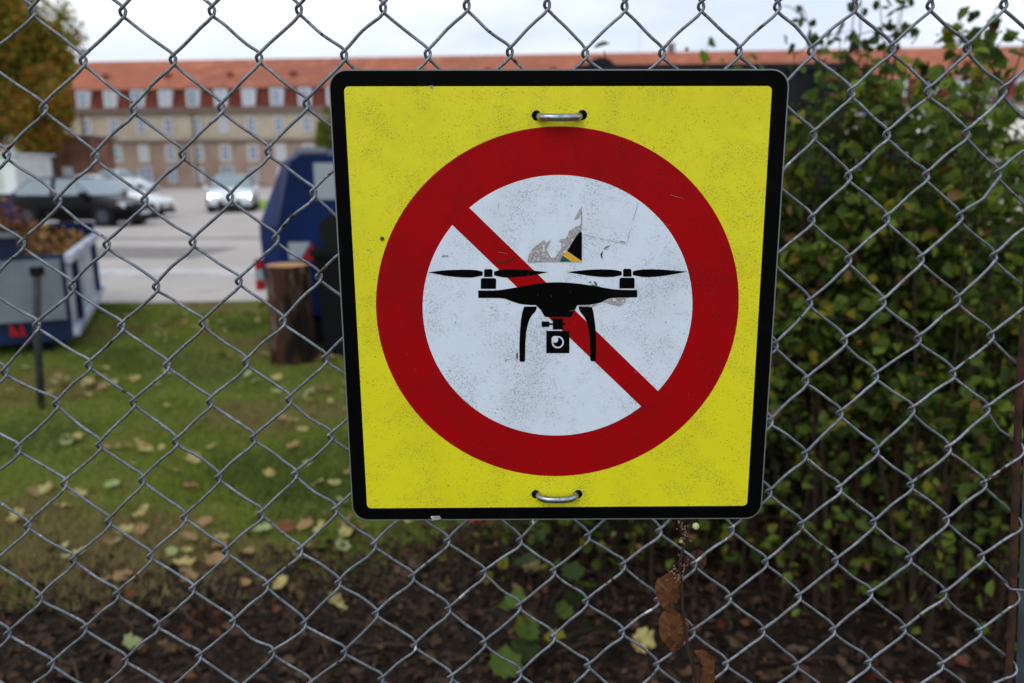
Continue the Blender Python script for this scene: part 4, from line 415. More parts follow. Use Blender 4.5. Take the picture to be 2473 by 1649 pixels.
lg = empty('tree_log', (-1.9, 6.72, 0)); tag(lg, 'upright sawn tree log with pale cut top on the grass', 'log')
lv = []; rs2 = random.Random(5); off = [rs2.uniform(-.02, .02) for _ in range(24)]
for z in (0, .04, .3, .55, .80, .835):
    rr = .192 if z < .05 else .178
    for a in range(24): an = a/24*6.283; lv.append(((rr+off[a]+rs2.uniform(-.01, .01))*math.cos(an), (rr+off[a])*math.sin(an), z))
lf = [(k*24+a, k*24+(a+1) % 24, (k+1)*24+(a+1) % 24, (k+1)*24+a) for k in range(5) for a in range(24)]
mesh('bark', lv, lf, mat('log_bark', lin(74, 52, 42), .95, var=[(12, lin(126, 106, 92), .52, .66), (5, lin(36, 28, 24), .45, .58)], bump=(30, 1, .06), stretch=(1, 1, .3), spec=.1), lg)
mesh('cut_face', [(v[0]*.98, v[1]*.98, .836) for v in lv[-24:]], [tuple(range(24))], mat('cut_wood', lin(196, 152, 108), .8, var=(6, lin(172, 124, 84), .4, .7)), lg)
# dark truck-like box behind the sign
dk = empty('dark_container', (2.46, 10, 0)); tag(dk, 'dark flat topped steel container behind the shrub, top edge above the sign', 'container')
M_dc = mat('dark_navy_steel', lin(24, 26, 36), .6, var=(2, lin(18, 20, 28), .4, .6))
MB().box(-1.62, 1.62, 0, 2.4, .15, 2.74).build('container_body', M_dc, dk); MB().box(-1.66, 1.66, -.04, 2.44, 2.743, 2.83).build('rim', M_dc, dk)
MB().tube([(-1.37, .0, 2.72), (-1.37, .5, 2.72)], .2, 20).build('lid_hinge', M_dc, dk)
for k in range(6): MB().box(-1.4+k*.52, -1.32+k*.52, -.05, -.002, .2, 2.7).build('rib', M_dc, dk)
MB().box(-1.5, 1.5, .1, 2.3, 0, .148).build('plinth', M_dark, dk)

# ================================================================ LAWN BLADES, LITTER, FALLEN LEAVES
def blades(name, n, mats, wts, area, h, seed, zf=0):
    rs = np.random.RandomState(seed); P = area(rs, n); n = len(P)
    a = rs.uniform(0, 6.28, n); hh = h*rs.uniform(.5, 1.3, n)*(.7+.6*(np.sin(P[:, 0]*2.1+P[:, 1])*np.sin(P[:, 1]*1.7) > 0)); wd = .0035*(1+P[:, 1]*.12)
    b = np.c_[P, np.full(n, zf)]; dx = np.c_[np.cos(a)*wd, np.sin(a)*wd, np.zeros(n)]; lean = np.c_[rs.normal(size=n)*hh*.45, rs.normal(size=n)*hh*.45, hh]
    V = np.stack([b-dx, b+dx, b+lean], 1).reshape(-1, 3)
    me = D.meshes.new(name); me.vertices.add(3*n); me.vertices.foreach_set('co', V.ravel()); me.loops.add(3*n); me.loops.foreach_set('vertex_index', np.arange(3*n, dtype=np.int32))
    me.polygons.add(n); me.polygons.foreach_set('loop_start', np.arange(0, 3*n, 3, dtype=np.int32)); me.polygons.foreach_set('loop_total', np.full(n, 3, np.int32))
    for m in mats: me.materials.append(m)
    pt = np.sin(P[:, 0]*2.7+1.3*np.sin(P[:, 1]*1.9))+np.sin(P[:, 1]*3.1+P[:, 0]*1.1)+np.sin(P[:, 0]*7.3)*np.sin(P[:, 1]*5.7)*.7+rs.normal(size=n)*.6+np.clip(3.75-P[:, 1], 0, 1)*1.3+np.clip(P[:, 1]-8.2, 0, 1)*.6
    me.polygons.foreach_set('material_index', np.where(pt > 1.25, 2, np.where(pt < -.9, 1, 0)).astype(np.int32)*(len(mats) > 1)); me.update(calc_edges=True)
    o = D.objects.new(name, me); COL.objects.link(o); return o
G1 = mat('grass_blade', lin(124, 138, 58), .7, trans=(lin(130, 150, 50), .35)); G2 = mat('grass_blade_dark', lin(88, 104, 46), .7, trans=(lin(94, 116, 38), .3)); G3 = mat('grass_blade_straw', lin(138, 124, 84), .8, trans=(lin(138, 122, 76), .25))
def lawn_area(rs, n):
    y = 2.7+7.2*rs.rand(n)**1.25; x = rs.uniform(-.85, .45, n)*y
    lim = np.interp(x, [-3, -1.3, -.45, .5, 1.2, 3], [2.95, 3.0, 3.25, 3.9, 4.4, 5]); k = (x > -7.5) & (y > lim - np.abs(rs.normal(size=n))*.22)
    return np.c_[x, y][k]
tag(blades('lawn_grass', 215000, [G1, G2, G3], [.44, .26, .3], lawn_area, .03, 2, .0), 'short green grass of the lawn with straw coloured blades', 'grass', kind='stuff')
def bed_area(n, seed):
    rs = np.random.RandomState(seed); x = rs.uniform(-2.3, 3.6, n); y = rs.uniform(1.7, 4.9, n); lim = np.interp(x, [-3, -1.3, -.45, .5, 1.2, 3], [2.95, 3.0, 3.25, 3.9, 4.4, 5]); k = y < lim + np.abs(rs.normal(size=n))*.10
    return x[k], y[k]
x, y = bed_area(13000, 8); rs = np.random.RandomState(9)
LT = [mat('litter_brown', lin(66, 48, 37), .85), mat('litter_dark', lin(34, 27, 23), .9), mat('litter_tan', lin(86, 68, 52), .85), mat('litter_rust', lin(98, 56, 36), .8)]
tag(leafcloud('leaf_litter', np.stack([x, y, rs.uniform(.006, .035, len(x))], 1), .038, LT, None, [.4, .4, .15, .05], up=1.4), 'brown rotting leaf litter and wood bits on the dark bed', 'leaf litter', kind='stuff')
x, y = bed_area(26000, 18); tag(leafcloud('bark_mulch', np.stack([x, y, np.random.RandomState(3).uniform(.004, .03, len(x))], 1), .017, [LT[1], LT[0], LT[2]], None, [.55, .3, .15], up=1.5, asp=.4), 'fine dark bark mulch between the rotting leaves', 'mulch', kind='stuff')
tw = MB()
for k in range(420):
    x0 = random.uniform(-2.2, 3); y0 = random.uniform(1.8, 3.2)+max(0, x0)*.4; a = random.uniform(0, 6.28); l_ = random.uniform(.04, .2)
    tw.tube([(x0, y0, .012), (x0+math.cos(a)*l_*.5, y0+math.sin(a)*l_*.5, .02+random.random()*.015), (x0+math.cos(a+.2)*l_, y0+math.sin(a+.2)*l_, .014)], random.uniform(.002, .005), 4)
tag(tw.build('bed_twigs', M_bark), 'thin broken twigs strewn over the dark bed', 'twigs', kind='stuff')
# maple leaf outline
ML = [(0, -.46), (.1, -.34), (.3, -.38), (.34, -.22), (.48, -.08), (.4, .06), (.44, .24), (.28, .26), (.16, .34), (0, .5), (-.16, .34), (-.28, .26), (-.44, .24), (-.4, .06), (-.48, -.08), (-.34, -.22), (-.3, -.38), (-.1, -.34)]
def leafmesh(nm, out_, m, curl=.15, seed=0):
    r_ = random.Random(seed); V = [(0, 0, .0)]+[(x_, y_, curl*(x_*x_*1.2+y_*y_)*r_.uniform(.3, 1.6)+.01) for x_, y_ in out_]; n_ = len(out_)
    o = mesh(nm, V, [(0, 1+i, 1+(i+1) % n_) for i in range(n_)], m); me = o.data; D.objects.remove(o); return me
FLc = {'pale yellow': mat('fallen_yellow', lin(166, 156, 100), .7, var=(3, lin(132, 114, 66), .45, .65)), 'tan': mat('fallen_tan', lin(140, 114, 78), .8), 'pale green': mat('fallen_green', lin(136, 146, 98), .7), 'rust red': mat('fallen_rust', lin(116, 72, 50), .8)}
FLm = {k: [leafmesh('fallen_leaf', ML, m, .5, i) for i in range(3)] for k, m in FLc.items()}
cnt = 0; rr = random.Random(21)
drift = [(-1.5, 3.2), (-.5, 4.1), (-3.2, 5.9), (-2.2, 4.4), (-1.2, 5.6), (-3.4, 8.2), (-2.6, 9.2), (-.9, 3.3), (-1.9, 6.9), (-2.6, 3.5)]
while cnt < 290:
    y = 1.95+8.0*rr.random()**1.25; x = rr.uniform(-.7, .32)*y
    if rr.random() < .45: d0 = rr.choice(drift); x = d0[0]+rr.gauss(0, .3); y = d0[1]+rr.gauss(0, .22)
    if x < -5 or (x > .6 and y > 2.8): continue
    c_ = rr.choices(list(FLm), [.46, .34, .14, .06])[0]; s_ = rr.uniform(.045, .1)*(1+.035*y)
    if y < 2.9 and rr.random() < .6 or (y < 3.6 and x > -.4 and rr.random() < .6): continue
    onbed = y < np.interp(x, [-3, -1.3, -.45, .5, 1.2, 3], [2.95, 3.0, 3.25, 3.9, 4.4, 5])
    o = inst('fallen_leaf', rr.choice(FLm[c_]), None, (x, y, .03 if onbed else .03), (rr.uniform(-.5, .5), rr.uniform(-.5, .5), rr.uniform(0, 6.28)), (s_, s_*rr.uniform(.7, 1), s_))
    dl = math.hypot(x+1.9, y-6.72); dp = math.hypot(x+3.3, y-5.36)
    if onbed: place = 'the dark bed at the lower left' if x < -.9 else 'the dark bed under the left corner of the sign' if x < 0 else 'the dark bed under the dead twig and sign'
    else: place = 'the lawn round the upright log' if dl < 1.2 else 'the lawn round the slim post' if dp < .9 else 'the far lawn next to the pale yard' if y > 7.6 else 'the worn lawn edge along the dark bed' if y < 3.8 else 'the middle of the lawn before the skip' if x < -2.3 else 'the open lawn between post and log' if x < -1.2 else 'the lawn at the left edge of the sign'
    sz_ = 'large' if s_ > .088 else 'small'
    tag(o, f'{sz_} {c_} fallen leaf on {place}', 'leaf', f'{sz_} {c_} leaves on {place}'); cnt += 1
def special(x, y, c, s_, lab):
    o = inst('fallen_leaf', FLm[c][0], None, (x, y, .045), (.2, .25, rr.uniform(0, 6)), (s_, s_, s_)); tag(o, lab, 'leaf')
FLm['bright red'] = [leafmesh('fallen_leaf', ML, mat('fallen_red', lin(196, 66, 60), .6), .5, 9)]
special(-.16, 3.35, 'bright red', .12, 'bright red fallen leaf on the bed below the sign')

# ================================================================ SHRUBS
HG = [mat('shrub_leaf_dark', lin(48, 64, 28), .6, trans=(lin(60, 86, 26), .3)), mat('shrub_leaf_mid', lin(80, 100, 38), .6, trans=(lin(88, 116, 34), .35)), mat('shrub_leaf_light', lin(114, 134, 52), .6, trans=(lin(124, 144, 42), .4)), mat('shrub_leaf_brown', lin(104, 78, 48), .7), mat('shrub_leaf_yellow', lin(132, 126, 40), .6, trans=(lin(150, 140, 36), .35))]
M_twg = mat('twig_bark', lin(58, 45, 38), .9, spec=.1); M_twd = mat('old_stem', lin(62, 50, 42), .9, spec=.1)
OV = [(0, -.5), (.22, -.34), (.34, -.08), (.3, .18), (.16, .38), (0, .52), (-.16, .38), (-.3, .18), (-.34, -.08), (-.22, -.34)]
OVm = [leafmesh('leaf', OV, m, .5, i+40) for i, m in enumerate(HG)]; MPm = [leafmesh('leaf', ML, m, .4, i+60) for i, m in enumerate(HG)]
def shrub(name, loc, label, stems, hrange, spread, nleaf, ls, nind, seed, wts, zlo, cat='shrub', grp=None, fr_=(1, 1)):
    t = empty(name, loc); tag(t, label, cat, grp); rs = np.random.RandomState(seed); rr = random.Random(seed)
    mb = MB(); tips = []
    for k in range(stems):
        bx_, by_ = rr.gauss(0, spread[0]*.5), rr.gauss(0, spread[1]*.5); h_ = rr.uniform(*hrange); lx, ly = rr.gauss(0, .28)*h_*.6, rr.gauss(0, .22)*h_*.6
        pts = [(bx_, by_, 0), (bx_+lx*.25, by_+ly*.25, h_*.35), (bx_+lx*.6, by_+ly*.6, h_*.7), (bx_+lx, by_+ly, h_)]
        P = catmull(pts, 3); mb.tube(P, list(np.linspace(rr.uniform(.005, .011), .0018, len(P))), 5); tips.append(P)
        for j in range(9):
            i0 = rr.randrange(1, len(P)-1); q = Vector(P[i0]); dr = Vector((rr.gauss(0, 1), rr.gauss(0, 1), rr.uniform(-.1, 1.0))).normalized()*rr.uniform(.12, .38)
            mb.tube([q, q+dr*.5+Vector((0, 0, .02)), q+dr], [.003, .0022, .001], 4, cap=False); tips.append([np.array(q), np.array(q+dr*.5), np.array(q+dr)])
    mb.build('stems', [M_twg], t)
    pl = [];
    while len(pl) < nleaf:
        P = tips[rr.randrange(len(tips))]; i = rr.randrange(len(P)-1); f = rr.random(); q = P[i]*(1-f)+P[i+1]*f
        zz = q[2]
        if zz < zlo and rr.random() > .12+.3*max(zz, 0)/zlo: continue
        pl.append(q+np.array([rr.gauss(0, .035), rr.gauss(0, .035), rr.gauss(0, .03)]))
    pl = np.array(pl); pl = pl[pl[:, 2] > .02]
    o = leafcloud('foliage', pl[nind:], ls, HG, t, wts, up=.7); tag(o, kind='stuff')
    front = sorted(range(len(pl)), key=lambda i: pl[i][1])[:nind*3]; rr.shuffle(front)
    for i in front[:nind]:
        s_ = ls*rr.uniform(.9, 1.5); m_ = rr.choices(range(5), wts)[0]
        inst('leaf', OVm[m_], t, tuple(pl[i]), (rr.gauss(.9, .5), rr.gauss(0, .5), rr.uniform(0, 6.28)), (s_, s_, s_))
    return t
shrub('snowberry_shrub', (1.28, 2.95, 0), 'tall dense green shrub right beside the sign', 130, (1.35, 1.98), (.42, .45), 21000, .040, 250, 31, [.2, .42, .24, .06, .08], .8)
shrub('snowberry_shrub', (2.15, 3.1, 0), 'broad green shrub at the right with pale wall showing above it', 120, (1.15, 1.72), (.6, .5), 14000, .041, 200, 33, [.2, .42, .24, .07, .07], .7)
shrub('snowberry_shrub', (3.1, 3.6, 0), 'lower green shrub farther back at the right edge', 70, (.9, 1.5), (.6, .5), 6000, .05, 40, 39, [.25, .42, .22, .07, .04], .6)
shrub('snowberry_shrub', (.85, 3.25, 0), 'thinning shrub with yellowing leaves behind the lower right of the sign', 60, (.8, 1.5), (.35, .4), 5500, .048, 100, 35, [.2, .36, .22, .1, .12], .6)
shrub('low_bramble', (.35, 3.1, 0), 'low straggly bramble with sparse yellow green leaves below the sign', 60, (.2, .7), (.55, .3), 900, .042, 120, 37, [.2, .35, .25, .1, .1], .1)
# tall shoot of the shrub that reaches the sky
sp = empty('climbing_shoot', (1.25, 2.6, 0)); tag(sp, 'leafy shoots of the shrub sticking up against the sky', 'shrub shoots')
mb = MB(); rr = random.Random(77); lp = []
for tx, tz, bx_ in ((1.04, 2.2, 1.1), (1.08, 2.3, 1.12), (1.2, 2.2, 1.2), (.93, 2.1, 1.0), (1.0, 2.02, 1.05), (1.36, 2.02, 1.35), (.88, 1.98, 1.0), (1.12, 2.12, 1.15), (1.18, 2.06, 1.22), (1.5, 1.95, 1.5)):
    P = catmull([(bx_-1.25, .1, .9), (bx_-1.25+rr.uniform(-.05, .05), .05, 1.45), ((bx_+tx)/2-1.25+rr.uniform(-.04, .04), 0, (1.45+tz)/2), (tx-1.25, rr.uniform(-.1, .1), tz)], 5)
    mb.tube(P, list(np.linspace(.005, .0012, len(P))), 5)
    for i, q in enumerate(P):
        if q[2] > 1.5:
            for s in (-1, 1, -.6, .6):
                if rr.random() < .8: lp.append(q+np.array([s*rr.uniform(.012, .024), rr.uniform(-.02, .02), rr.uniform(-.01, .02)]))
    for j in range(3):
        i0 = rr.randrange(7, len(P)); q = P[i0-1]; d_ = np.array([rr.choice((-1, 1))*rr.uniform(.08, .2), rr.uniform(-.05, .05), rr.uniform(.0, .1)]); mb.tube([q, q+d_*.5+np.array([0, 0, .02]), q+d_], [.0022, .0016, .001], 4)
        for f in (.35, .6, .8, 1): lp.append(q+d_*f+np.array([0, 0, rr.choice((-1, 1))*.018]))
mb.build('stems', M_twg, sp)
rr.shuffle(lp)
for q in lp[:299]:
    s_ = rr.uniform(.03, .05); inst('leaf', OVm[rr.choice((0, 0, 0, 1))], sp, tuple(q), (rr.gauss(1.0, .5), rr.gauss(0, .5), rr.uniform(0, 6.28)), (s_, s_, s_))
# maple seedling at the bottom
ms = empty('maple_seedling', (.08, 2.35, 0)); tag(ms, 'small maple seedling with big lobed green leaves at bottom centre', 'seedling')
mb = MB(); rr = random.Random(5); lp = []
for k in range(15):
    a = rr.uniform(0, 6.28); l_ = rr.uniform(.04, .2); h_ = rr.uniform(.08, .34); mb.tube([(0, 0, 0), (math.cos(a)*l_*.4, math.sin(a)*l_*.4, h_*.7), (math.cos(a)*l_, math.sin(a)*l_, h_)], .002, 4); lp.append((math.cos(a)*l_, math.sin(a)*l_, h_))
mb.build('stems', M_twg, ms)
for q in lp:
    s_ = rr.uniform(.07, .115); inst('leaf', MPm[rr.choice((0, 1, 1, 0, 4))], ms, q, (rr.uniform(.1, .8), rr.gauss(0, .3), rr.uniform(0, 6.28)), (s_, s_, s_))

# ================================================================ CHAIN-LINK FENCE
M_wire = mat('galvanised_wire', lin(112, 118, 127), .42, .5, var=[(30, lin(142, 148, 160), .45, .65), (260, lin(88, 93, 100), .45, .7)], spots=[(900, lin(52, 50, 50), .60, .68), (70, lin(84, 56, 40), .685, .70), (45, lin(52, 42, 36), .69, .705), (52, lin(190, 192, 190), .70, .715)], bump=(900, .25, .0004), spec=.5)
M_rust = mat('rusty_bar', lin(74, 46, 36), .8, var=[(60, lin(48, 34, 30), .4, .6), (25, lin(96, 58, 42), .55, .7)], bump=(300, .6, .0008), spec=.2)
M_galv = mat('galvanised_post', lin(110, 122, 134), .45, .5, var=(18, lin(88, 98, 110), .4, .6))
R0, C0 = -6, -9
KN = {}
for i, row in enumerate(BAKED['rows']):
    r_ = R0+i; cs = [c for c in range(C0, 26) if (c+r_) % 2 == 0]
    for j, c in enumerate(cs): KN[(c, r_)] = (row[2*j]/1000, row[2*j+1]/1000)
fence = empty('chain_link_fence', (0, YF, 0)); tag(fence, 'galvanised chain-link fence with diamond mesh crossing the whole view', 'fence')
RW = .00150; HH = .0030; E = .0023
rr = random.Random(99); WIRES = {}
for s in range(C0, 25):
    path = []
    for r_ in range(R0, R0+len(BAKED['rows'])-1):
        L0 = (s+r_) % 2 == 0
        a = KN[(s, r_)] if L0 else KN[(s+1, r_)]; b = KN[(s+1, r_+1)] if L0 else KN[(s, r_+1)]
        if b[1] < .03 or a[1] > 2.13: 
            if b[1] < .03: break
            continue
        sa = -1 if L0 else 1                # side the bend at a sticks out to
        d_ = HH if L0 else -HH              # leaving a left bend the wire runs at the back (\), leaving a right bend in front (/)
        ax, bx_ = a[0]+sa*E, b[0]-sa*E
        bow = rr.gauss(0, .0007)*(2.5 if rr.random() < .06 else 1); bow2 = rr.gauss(0, .0003)
        vr, vl = .0060, .0050               # the right-hand bends are rounder than the left-hand ones
        if L0: x0, z0, x1, z1 = a[0]+.0022, a[1]-vl, b[0]-.0012, b[1]+vr
        else: x0, z0, x1, z1 = a[0]-.0012, a[1]-vr, b[0]+.0022, b[1]+vl
        path.append((ax, 0, a[1]))
        path.append((ax-sa*(.0007 if L0 else .0003), d_*.6, a[1]-(.0022 if L0 else .0028)))
        nx_, nz_ = -(z1-z0), (x1-x0); ln = math.hypot(nx_, nz_); nx_ /= ln; nz_ /= ln
        for f in (.0, .1, .25, .5, .75, .9, 1):
            g_ = f if L0 else 1-f           # 1 at the right-hand bend
            bu = .0010*math.exp(-((g_-.88)/.13)**2)
            o_ = bow*math.sin(math.pi*f)**2 + bow2*math.sin(2*math.pi*f)
            path.append((x0+(x1-x0)*f+nx_*o_+bu, d_, z0+(z1-z0)*f+nz_*o_))
        path.append((bx_+sa*(.0003 if L0 else .0007), d_*.6, b[1]+(.0028 if L0 else .0022)))
    P = catmull(path, 2)
    mb = MB(); mb.tube(P, RW, 8); WIRES[s] = mb.build('wire', M_wire, fence, True)
# the mesh goes on to the left, and beyond the end post to the right
dxl = KN[(-9, 11)][0]-KN[(15, 11)][0]; dzl = KN[(-9, 11)][1]-KN[(15, 11)][1]
for s in range(C0, 15): inst('wire', WIRES[s].data, fence, (dxl, 0, dzl))
dxr = .655-KN[(-9, 11)][0]
for s in range(C0, 15): inst('wire', WIRES[s].data, fence, (dxr, .004, 0))
# tension bar, end post, tie wires at the right
BX = lambda z: .5225+(.985-z)*-.020
bar = [(.5290+(z-1.35)*.010-.0035, -.0005, z) for z in np.linspace(.04, 2.12, 14)]
c25 = sorted([(KN[k][1], KN[k][0]) for k in KN if k[0] == 25])
bar = [(float(np.interp(z, [p[0] for p in c25], [p[1] for p in c25]))-.0036+.0012*math.sin(z*9), 0, z) for z in np.linspace(.04, 2.12, 30)]
MB().tube(bar, .0036, 10).build('tension_bar', M_rust, fence, True)
pb = [(bar[i][0]+.043, .022, bar[i][2]) for i in (0, 29)]; pb[0] = (.615, .026, -.2); 
PX = lambda z: 0.5720+.0255+(z-1.0288)*-0.0940
MB().tube([(PX(-.2), .033, -.2), (PX(2.2), .033, 2.2)], .025, 24).build('end_post', M_galv, fence, True)
for z in (1.168, 1.0, .6, 1.62, 1.95):
    bx_ = float(np.interp(z, [p[2] for p in bar], [p[0] for p in bar])); c_ = (bx_+.026, .014)
    pts = [(bx_-.006, .004, z+.001)] + [(bx_-.006+.002*k, -.006-.0008*k, z) for k in range(3)] + [(bx_+.01+.012*k, -.0095+.0002*k, z-.0006*k) for k in range(5)] + [(bx_+.075, .01, z-.003), (bx_+.078, .04, z-.003)]
    MB().tube(catmull(pts, 3), .0014, 6).build('tie_wire', M_wire, fence, True)

# ================================================================ THE SIGN
PO = BAKED['pol']
dirt = lin(98, 92, 62)
M_yel = mat('sign_yellow', (.76, .71, .012, 1), .45, var=[(14, (.72, .665, .012, 1), .42, .66)], spots=[(1000, (.34, .31, .03, 1), .50, .68, 26), (650, (.20, .18, .04, 1), .58, .70, 48), (420, (.40, .37, .04, 1), .60, .70, 9), (150, lin(70, 66, 50), .76, .79)], spec=.3)
M_red = mat('sign_red', (.36, .0015, .0040, 1), .5, var=[(18, (.29, .003, .005, 1), .42, .7)], spots=[(800, lin(92, 22, 20), .54, .66, 22), (500, lin(60, 10, 12), .62, .72, 12)], spec=.06)
M_whi = mat('sign_white', (.70, .78, .93, 1), .42, var=[(16, (.64, .71, .84, 1), .45, .68)], spots=[(1000, lin(140, 147, 162), .50, .70, 20), (650, lin(104, 108, 120), .60, .74, 40), (420, lin(166, 174, 190), .58, .70, 9), (140, lin(80, 82, 84), .755, .785)], spec=.4)
M_sbk = mat('sign_black', lin(6, 6, 7), .5, var=[(30, lin(10, 10, 13), .5, .7)], spots=[(170, lin(90, 92, 96), .80, .83)], spec=.03)
M_alu = mat('sign_edge', lin(128, 132, 134), .5, .5)
M_res = mat('glue_residue', lin(176, 173, 176), .7, var=[(700, lin(120, 112, 112), .42, .66), (260, (.62, .69, .80, 1), .57, .61)])
sx, sz = .0436, 1.47
sign = empty('warning_sign', (sx, YS, sz)); tag(sign, 'square yellow no-drones sign with black border and red prohibition ring', 'sign')
def loc(pts): return [(p[0]/1000-sx, p[1]/1000-sz) for p in pts]
def rounded(q, r, n=8):
    q = [Vector(p) for p in q]; o = []; m = len(q)
    for i in range(m):
        a, b, c = q[i-1], q[i], q[(i+1) % m]; u = (a-b).normalized(); v = (c-b).normalized(); an = u.angle(v); t_ = r/math.tan(an/2); p0 = b+u*t_; p1 = b+v*t_; ce = b+(u+v).normalized()*r/math.sin(an/2)
        a0 = math.atan2(p0.y-ce.y, p0.x-ce.x); a1 = math.atan2(p1.y-ce.y, p1.x-ce.x); da = (a1-a0+math.pi) % (2*math.pi)-math.pi
        o += [(ce.x+r*math.cos(a0+da*k/n), ce.y+r*math.sin(a0+da*k/n)) for k in range(n+1)]
    return o
def lay(name, poly, level, m, th=.00012, parent=sign):     # a printed layer, proud of the one below
    y = -level*.00014
    return MB().prism(poly, y-th, y).build(name, m, parent)
outer = rounded(loc(PO['outer']), .0160, 10)
MB().prism(outer, .0003, .0030).build('sign_plate', M_alu, sign)
oi = rounded([(p[0]*(1-.006), p[1]*(1-.006)) for p in loc(PO['outer'])], .0150, 10)
lay('black_border', oi, 0, M_sbk, .0001); MB().prism([(p[0], p[1]) for p in oi], .0, .0003).build('film_edge', M_sbk, sign)
lay('yellow_field', rounded(loc(PO['yellow']), .0042, 6), 1, M_yel)
def ell(e, n=128, k=1): cx, cz, rx, rz = e; return [((cx+rx*k*math.cos(6.28318*i/n))/1000-sx, (cz+rz*k*math.sin(6.28318*i/n))/1000-sz) for i in range(n)]
lay('red_ring', ell(PO['ring_outer']), 2, M_red); lay('white_disc', ell(PO['ring_inner']), 3, M_whi)
lay('red_slash', loc(PO['slash']), 4, M_red)
for nm, key in (('rotor_blade', 'bladeLL'), ('rotor_blade', 'bladeLR'), ('rotor_blade', 'bladeRL'), ('rotor_blade', 'bladeRR'), ('rotor_hub', 'hubL'), ('rotor_hub', 'hubR'), ('motor', 'motorL'), ('motor', 'motorR'),
                ('drone_body', 'body'), ('landing_leg', 'legL'), ('landing_leg', 'legR'), ('gimbal', 'gimbal'), ('gimbal_arm', 'arm'), ('camera_box', 'cambox')):
    lay(nm, loc(PO[key]), 5, M_sbk)
lay('gimbal_link', loc(PO['link']), 5, M_sbk); lay('gimbal_pin', loc(PO['nub']), 5, M_sbk)
lay('lens_ring', loc(PO['lensW']), 6, M_whi); lay('lens', loc(PO['lensB']), 7, M_sbk); lay('lens_glint', loc(PO['lensH']), 8, M_whi)
M_spk = mat('dark_scuff', lin(96, 96, 98), .7, var=(700, lin(60, 58, 56), .45, .6)); M_brs = mat('brown_scuff', lin(92, 26, 18), .7)
for nm, key, m in (('scuff', 'mark1', M_spk), ('scuff', 'mark2', M_spk), ('scuff', 'mark3', M_spk), ('scuff', 'mark4', M_res), ('scuff', 'mark5', M_res), ('scuff', 'mark6', M_brs), ('scuff', 'blob1', M_spk), ('scuff', 'blob2', M_spk), ('scuff', 'blob3', M_spk),
                   ('scratch', 'yd1', M_res), ('scratch', 'chip1', M_res), ('scratch', 'chip2', M_res)):
    lay(nm, loc(PO[key]), 6, m)
MB().tube([(0, -.001, 0), (0, .0, 0)], .0019, 10).build('rivet', mat('dull_rivet', lin(70, 70, 62), .6), sign).location = (PO['dot'][0][0]/1000-sx-.0018, -.0003, PO['dot'][0][1]/1000-sz)
# random flecks and hairline scratches, real small chips
rr = random.Random(3); fl = MB(); fw = MB()
for hx_, hz_ in PO['holes']:                     # grime gathered round and below each drilled hole
    for k in range(46):
        a = rr.uniform(0, 6.28); q_ = .0052+abs(rr.gauss(0, .0028)); x = hx_/1000-sx+math.cos(a)*q_; z = hz_/1000-sz+math.sin(a)*q_-rr.random()*.004; s_ = rr.uniform(.00015, .0005)
        fl.prism([(x, z), (x+s_, z+s_*.3), (x+s_*.6, z+s_*1.6), (x-s_*.3, z+s_)], -.00150, -.00147)
for k in range(150):
    x = rr.uniform(-.185, .19); z = rr.uniform(-.2, .2); s_ = rr.uniform(.0003, .0008); fl.prism([(x, z), (x+s_, z+s_*.3), (x+s_*.6, z+s_*1.6), (x-s_*.3, z+s_)], -.00150, -.00147)
for k in range(12):
    x = rr.uniform(-.1, .15); z = rr.uniform(-.11, .11); a = rr.uniform(-.9, .9); l_ = rr.uniform(.004, .013); dx, dz = math.cos(a)*l_, math.sin(a)*l_; t_ = .00014; fw.prism([(x, z), (x+dx, z+dz), (x+dx, z+dz+t_), (x+.0001, z+t_*1.5)], -.00150, -.00147)
tag(fl.build('dirt_flecks', mat('fleck', lin(74, 72, 58), .8), sign), kind='stuff'); tag(fw.build('hairline_scratches', mat('hairline', lin(150, 156, 160), .7), sign), kind='stuff')
# torn sticker remains on the white disc
stk = empty('torn_sticker', (sx, YS-.0009, sz)); tag(stk, 'torn corner of a black, yellow and green sticker with grey glue residue', 'sticker')
def lay2(name, poly, lv_, m): return MB().prism(loc(poly), -lv_*.0001-.0001, -lv_*.0001).build(name, m, stk)
lay2('glue_residue', PO['residue'], 0, M_res); lay2('glue_residue', PO['residue2'], 0, M_res); lay2('glue_residue', PO['residue3'], 0, M_res)
lay2('black_remnant', PO['stkBlack'], 2, mat('sticker_black', lin(6, 6, 8), .5, spec=.04)); lay2('yellow_remnant', PO['stkYellow'], 2, mat('sticker_yellow', lin(222, 170, 60), .5, spots=[(900, lin(150, 110, 40), .62, .7)])); lay2('green_remnant', PO['stkGreen'], 2, mat('sticker_green', lin(8, 92, 76), .5))
st2 = empty('clear_sticker', (sx, YS-.0009, sz)); tag(st2, 'faint outline of a see-through sticker with one tiny green dash', 'sticker')
for k in ('line1', 'line2', 'line3', 'line4'): MB().prism(loc(PO[k]), -.0003, -.0002).build('edge', M_res, st2)
MB().prism(loc(PO['dash']), -.0003, -.0002).build('green_dash', mat('dash_green', lin(30, 120, 70), .5), st2)
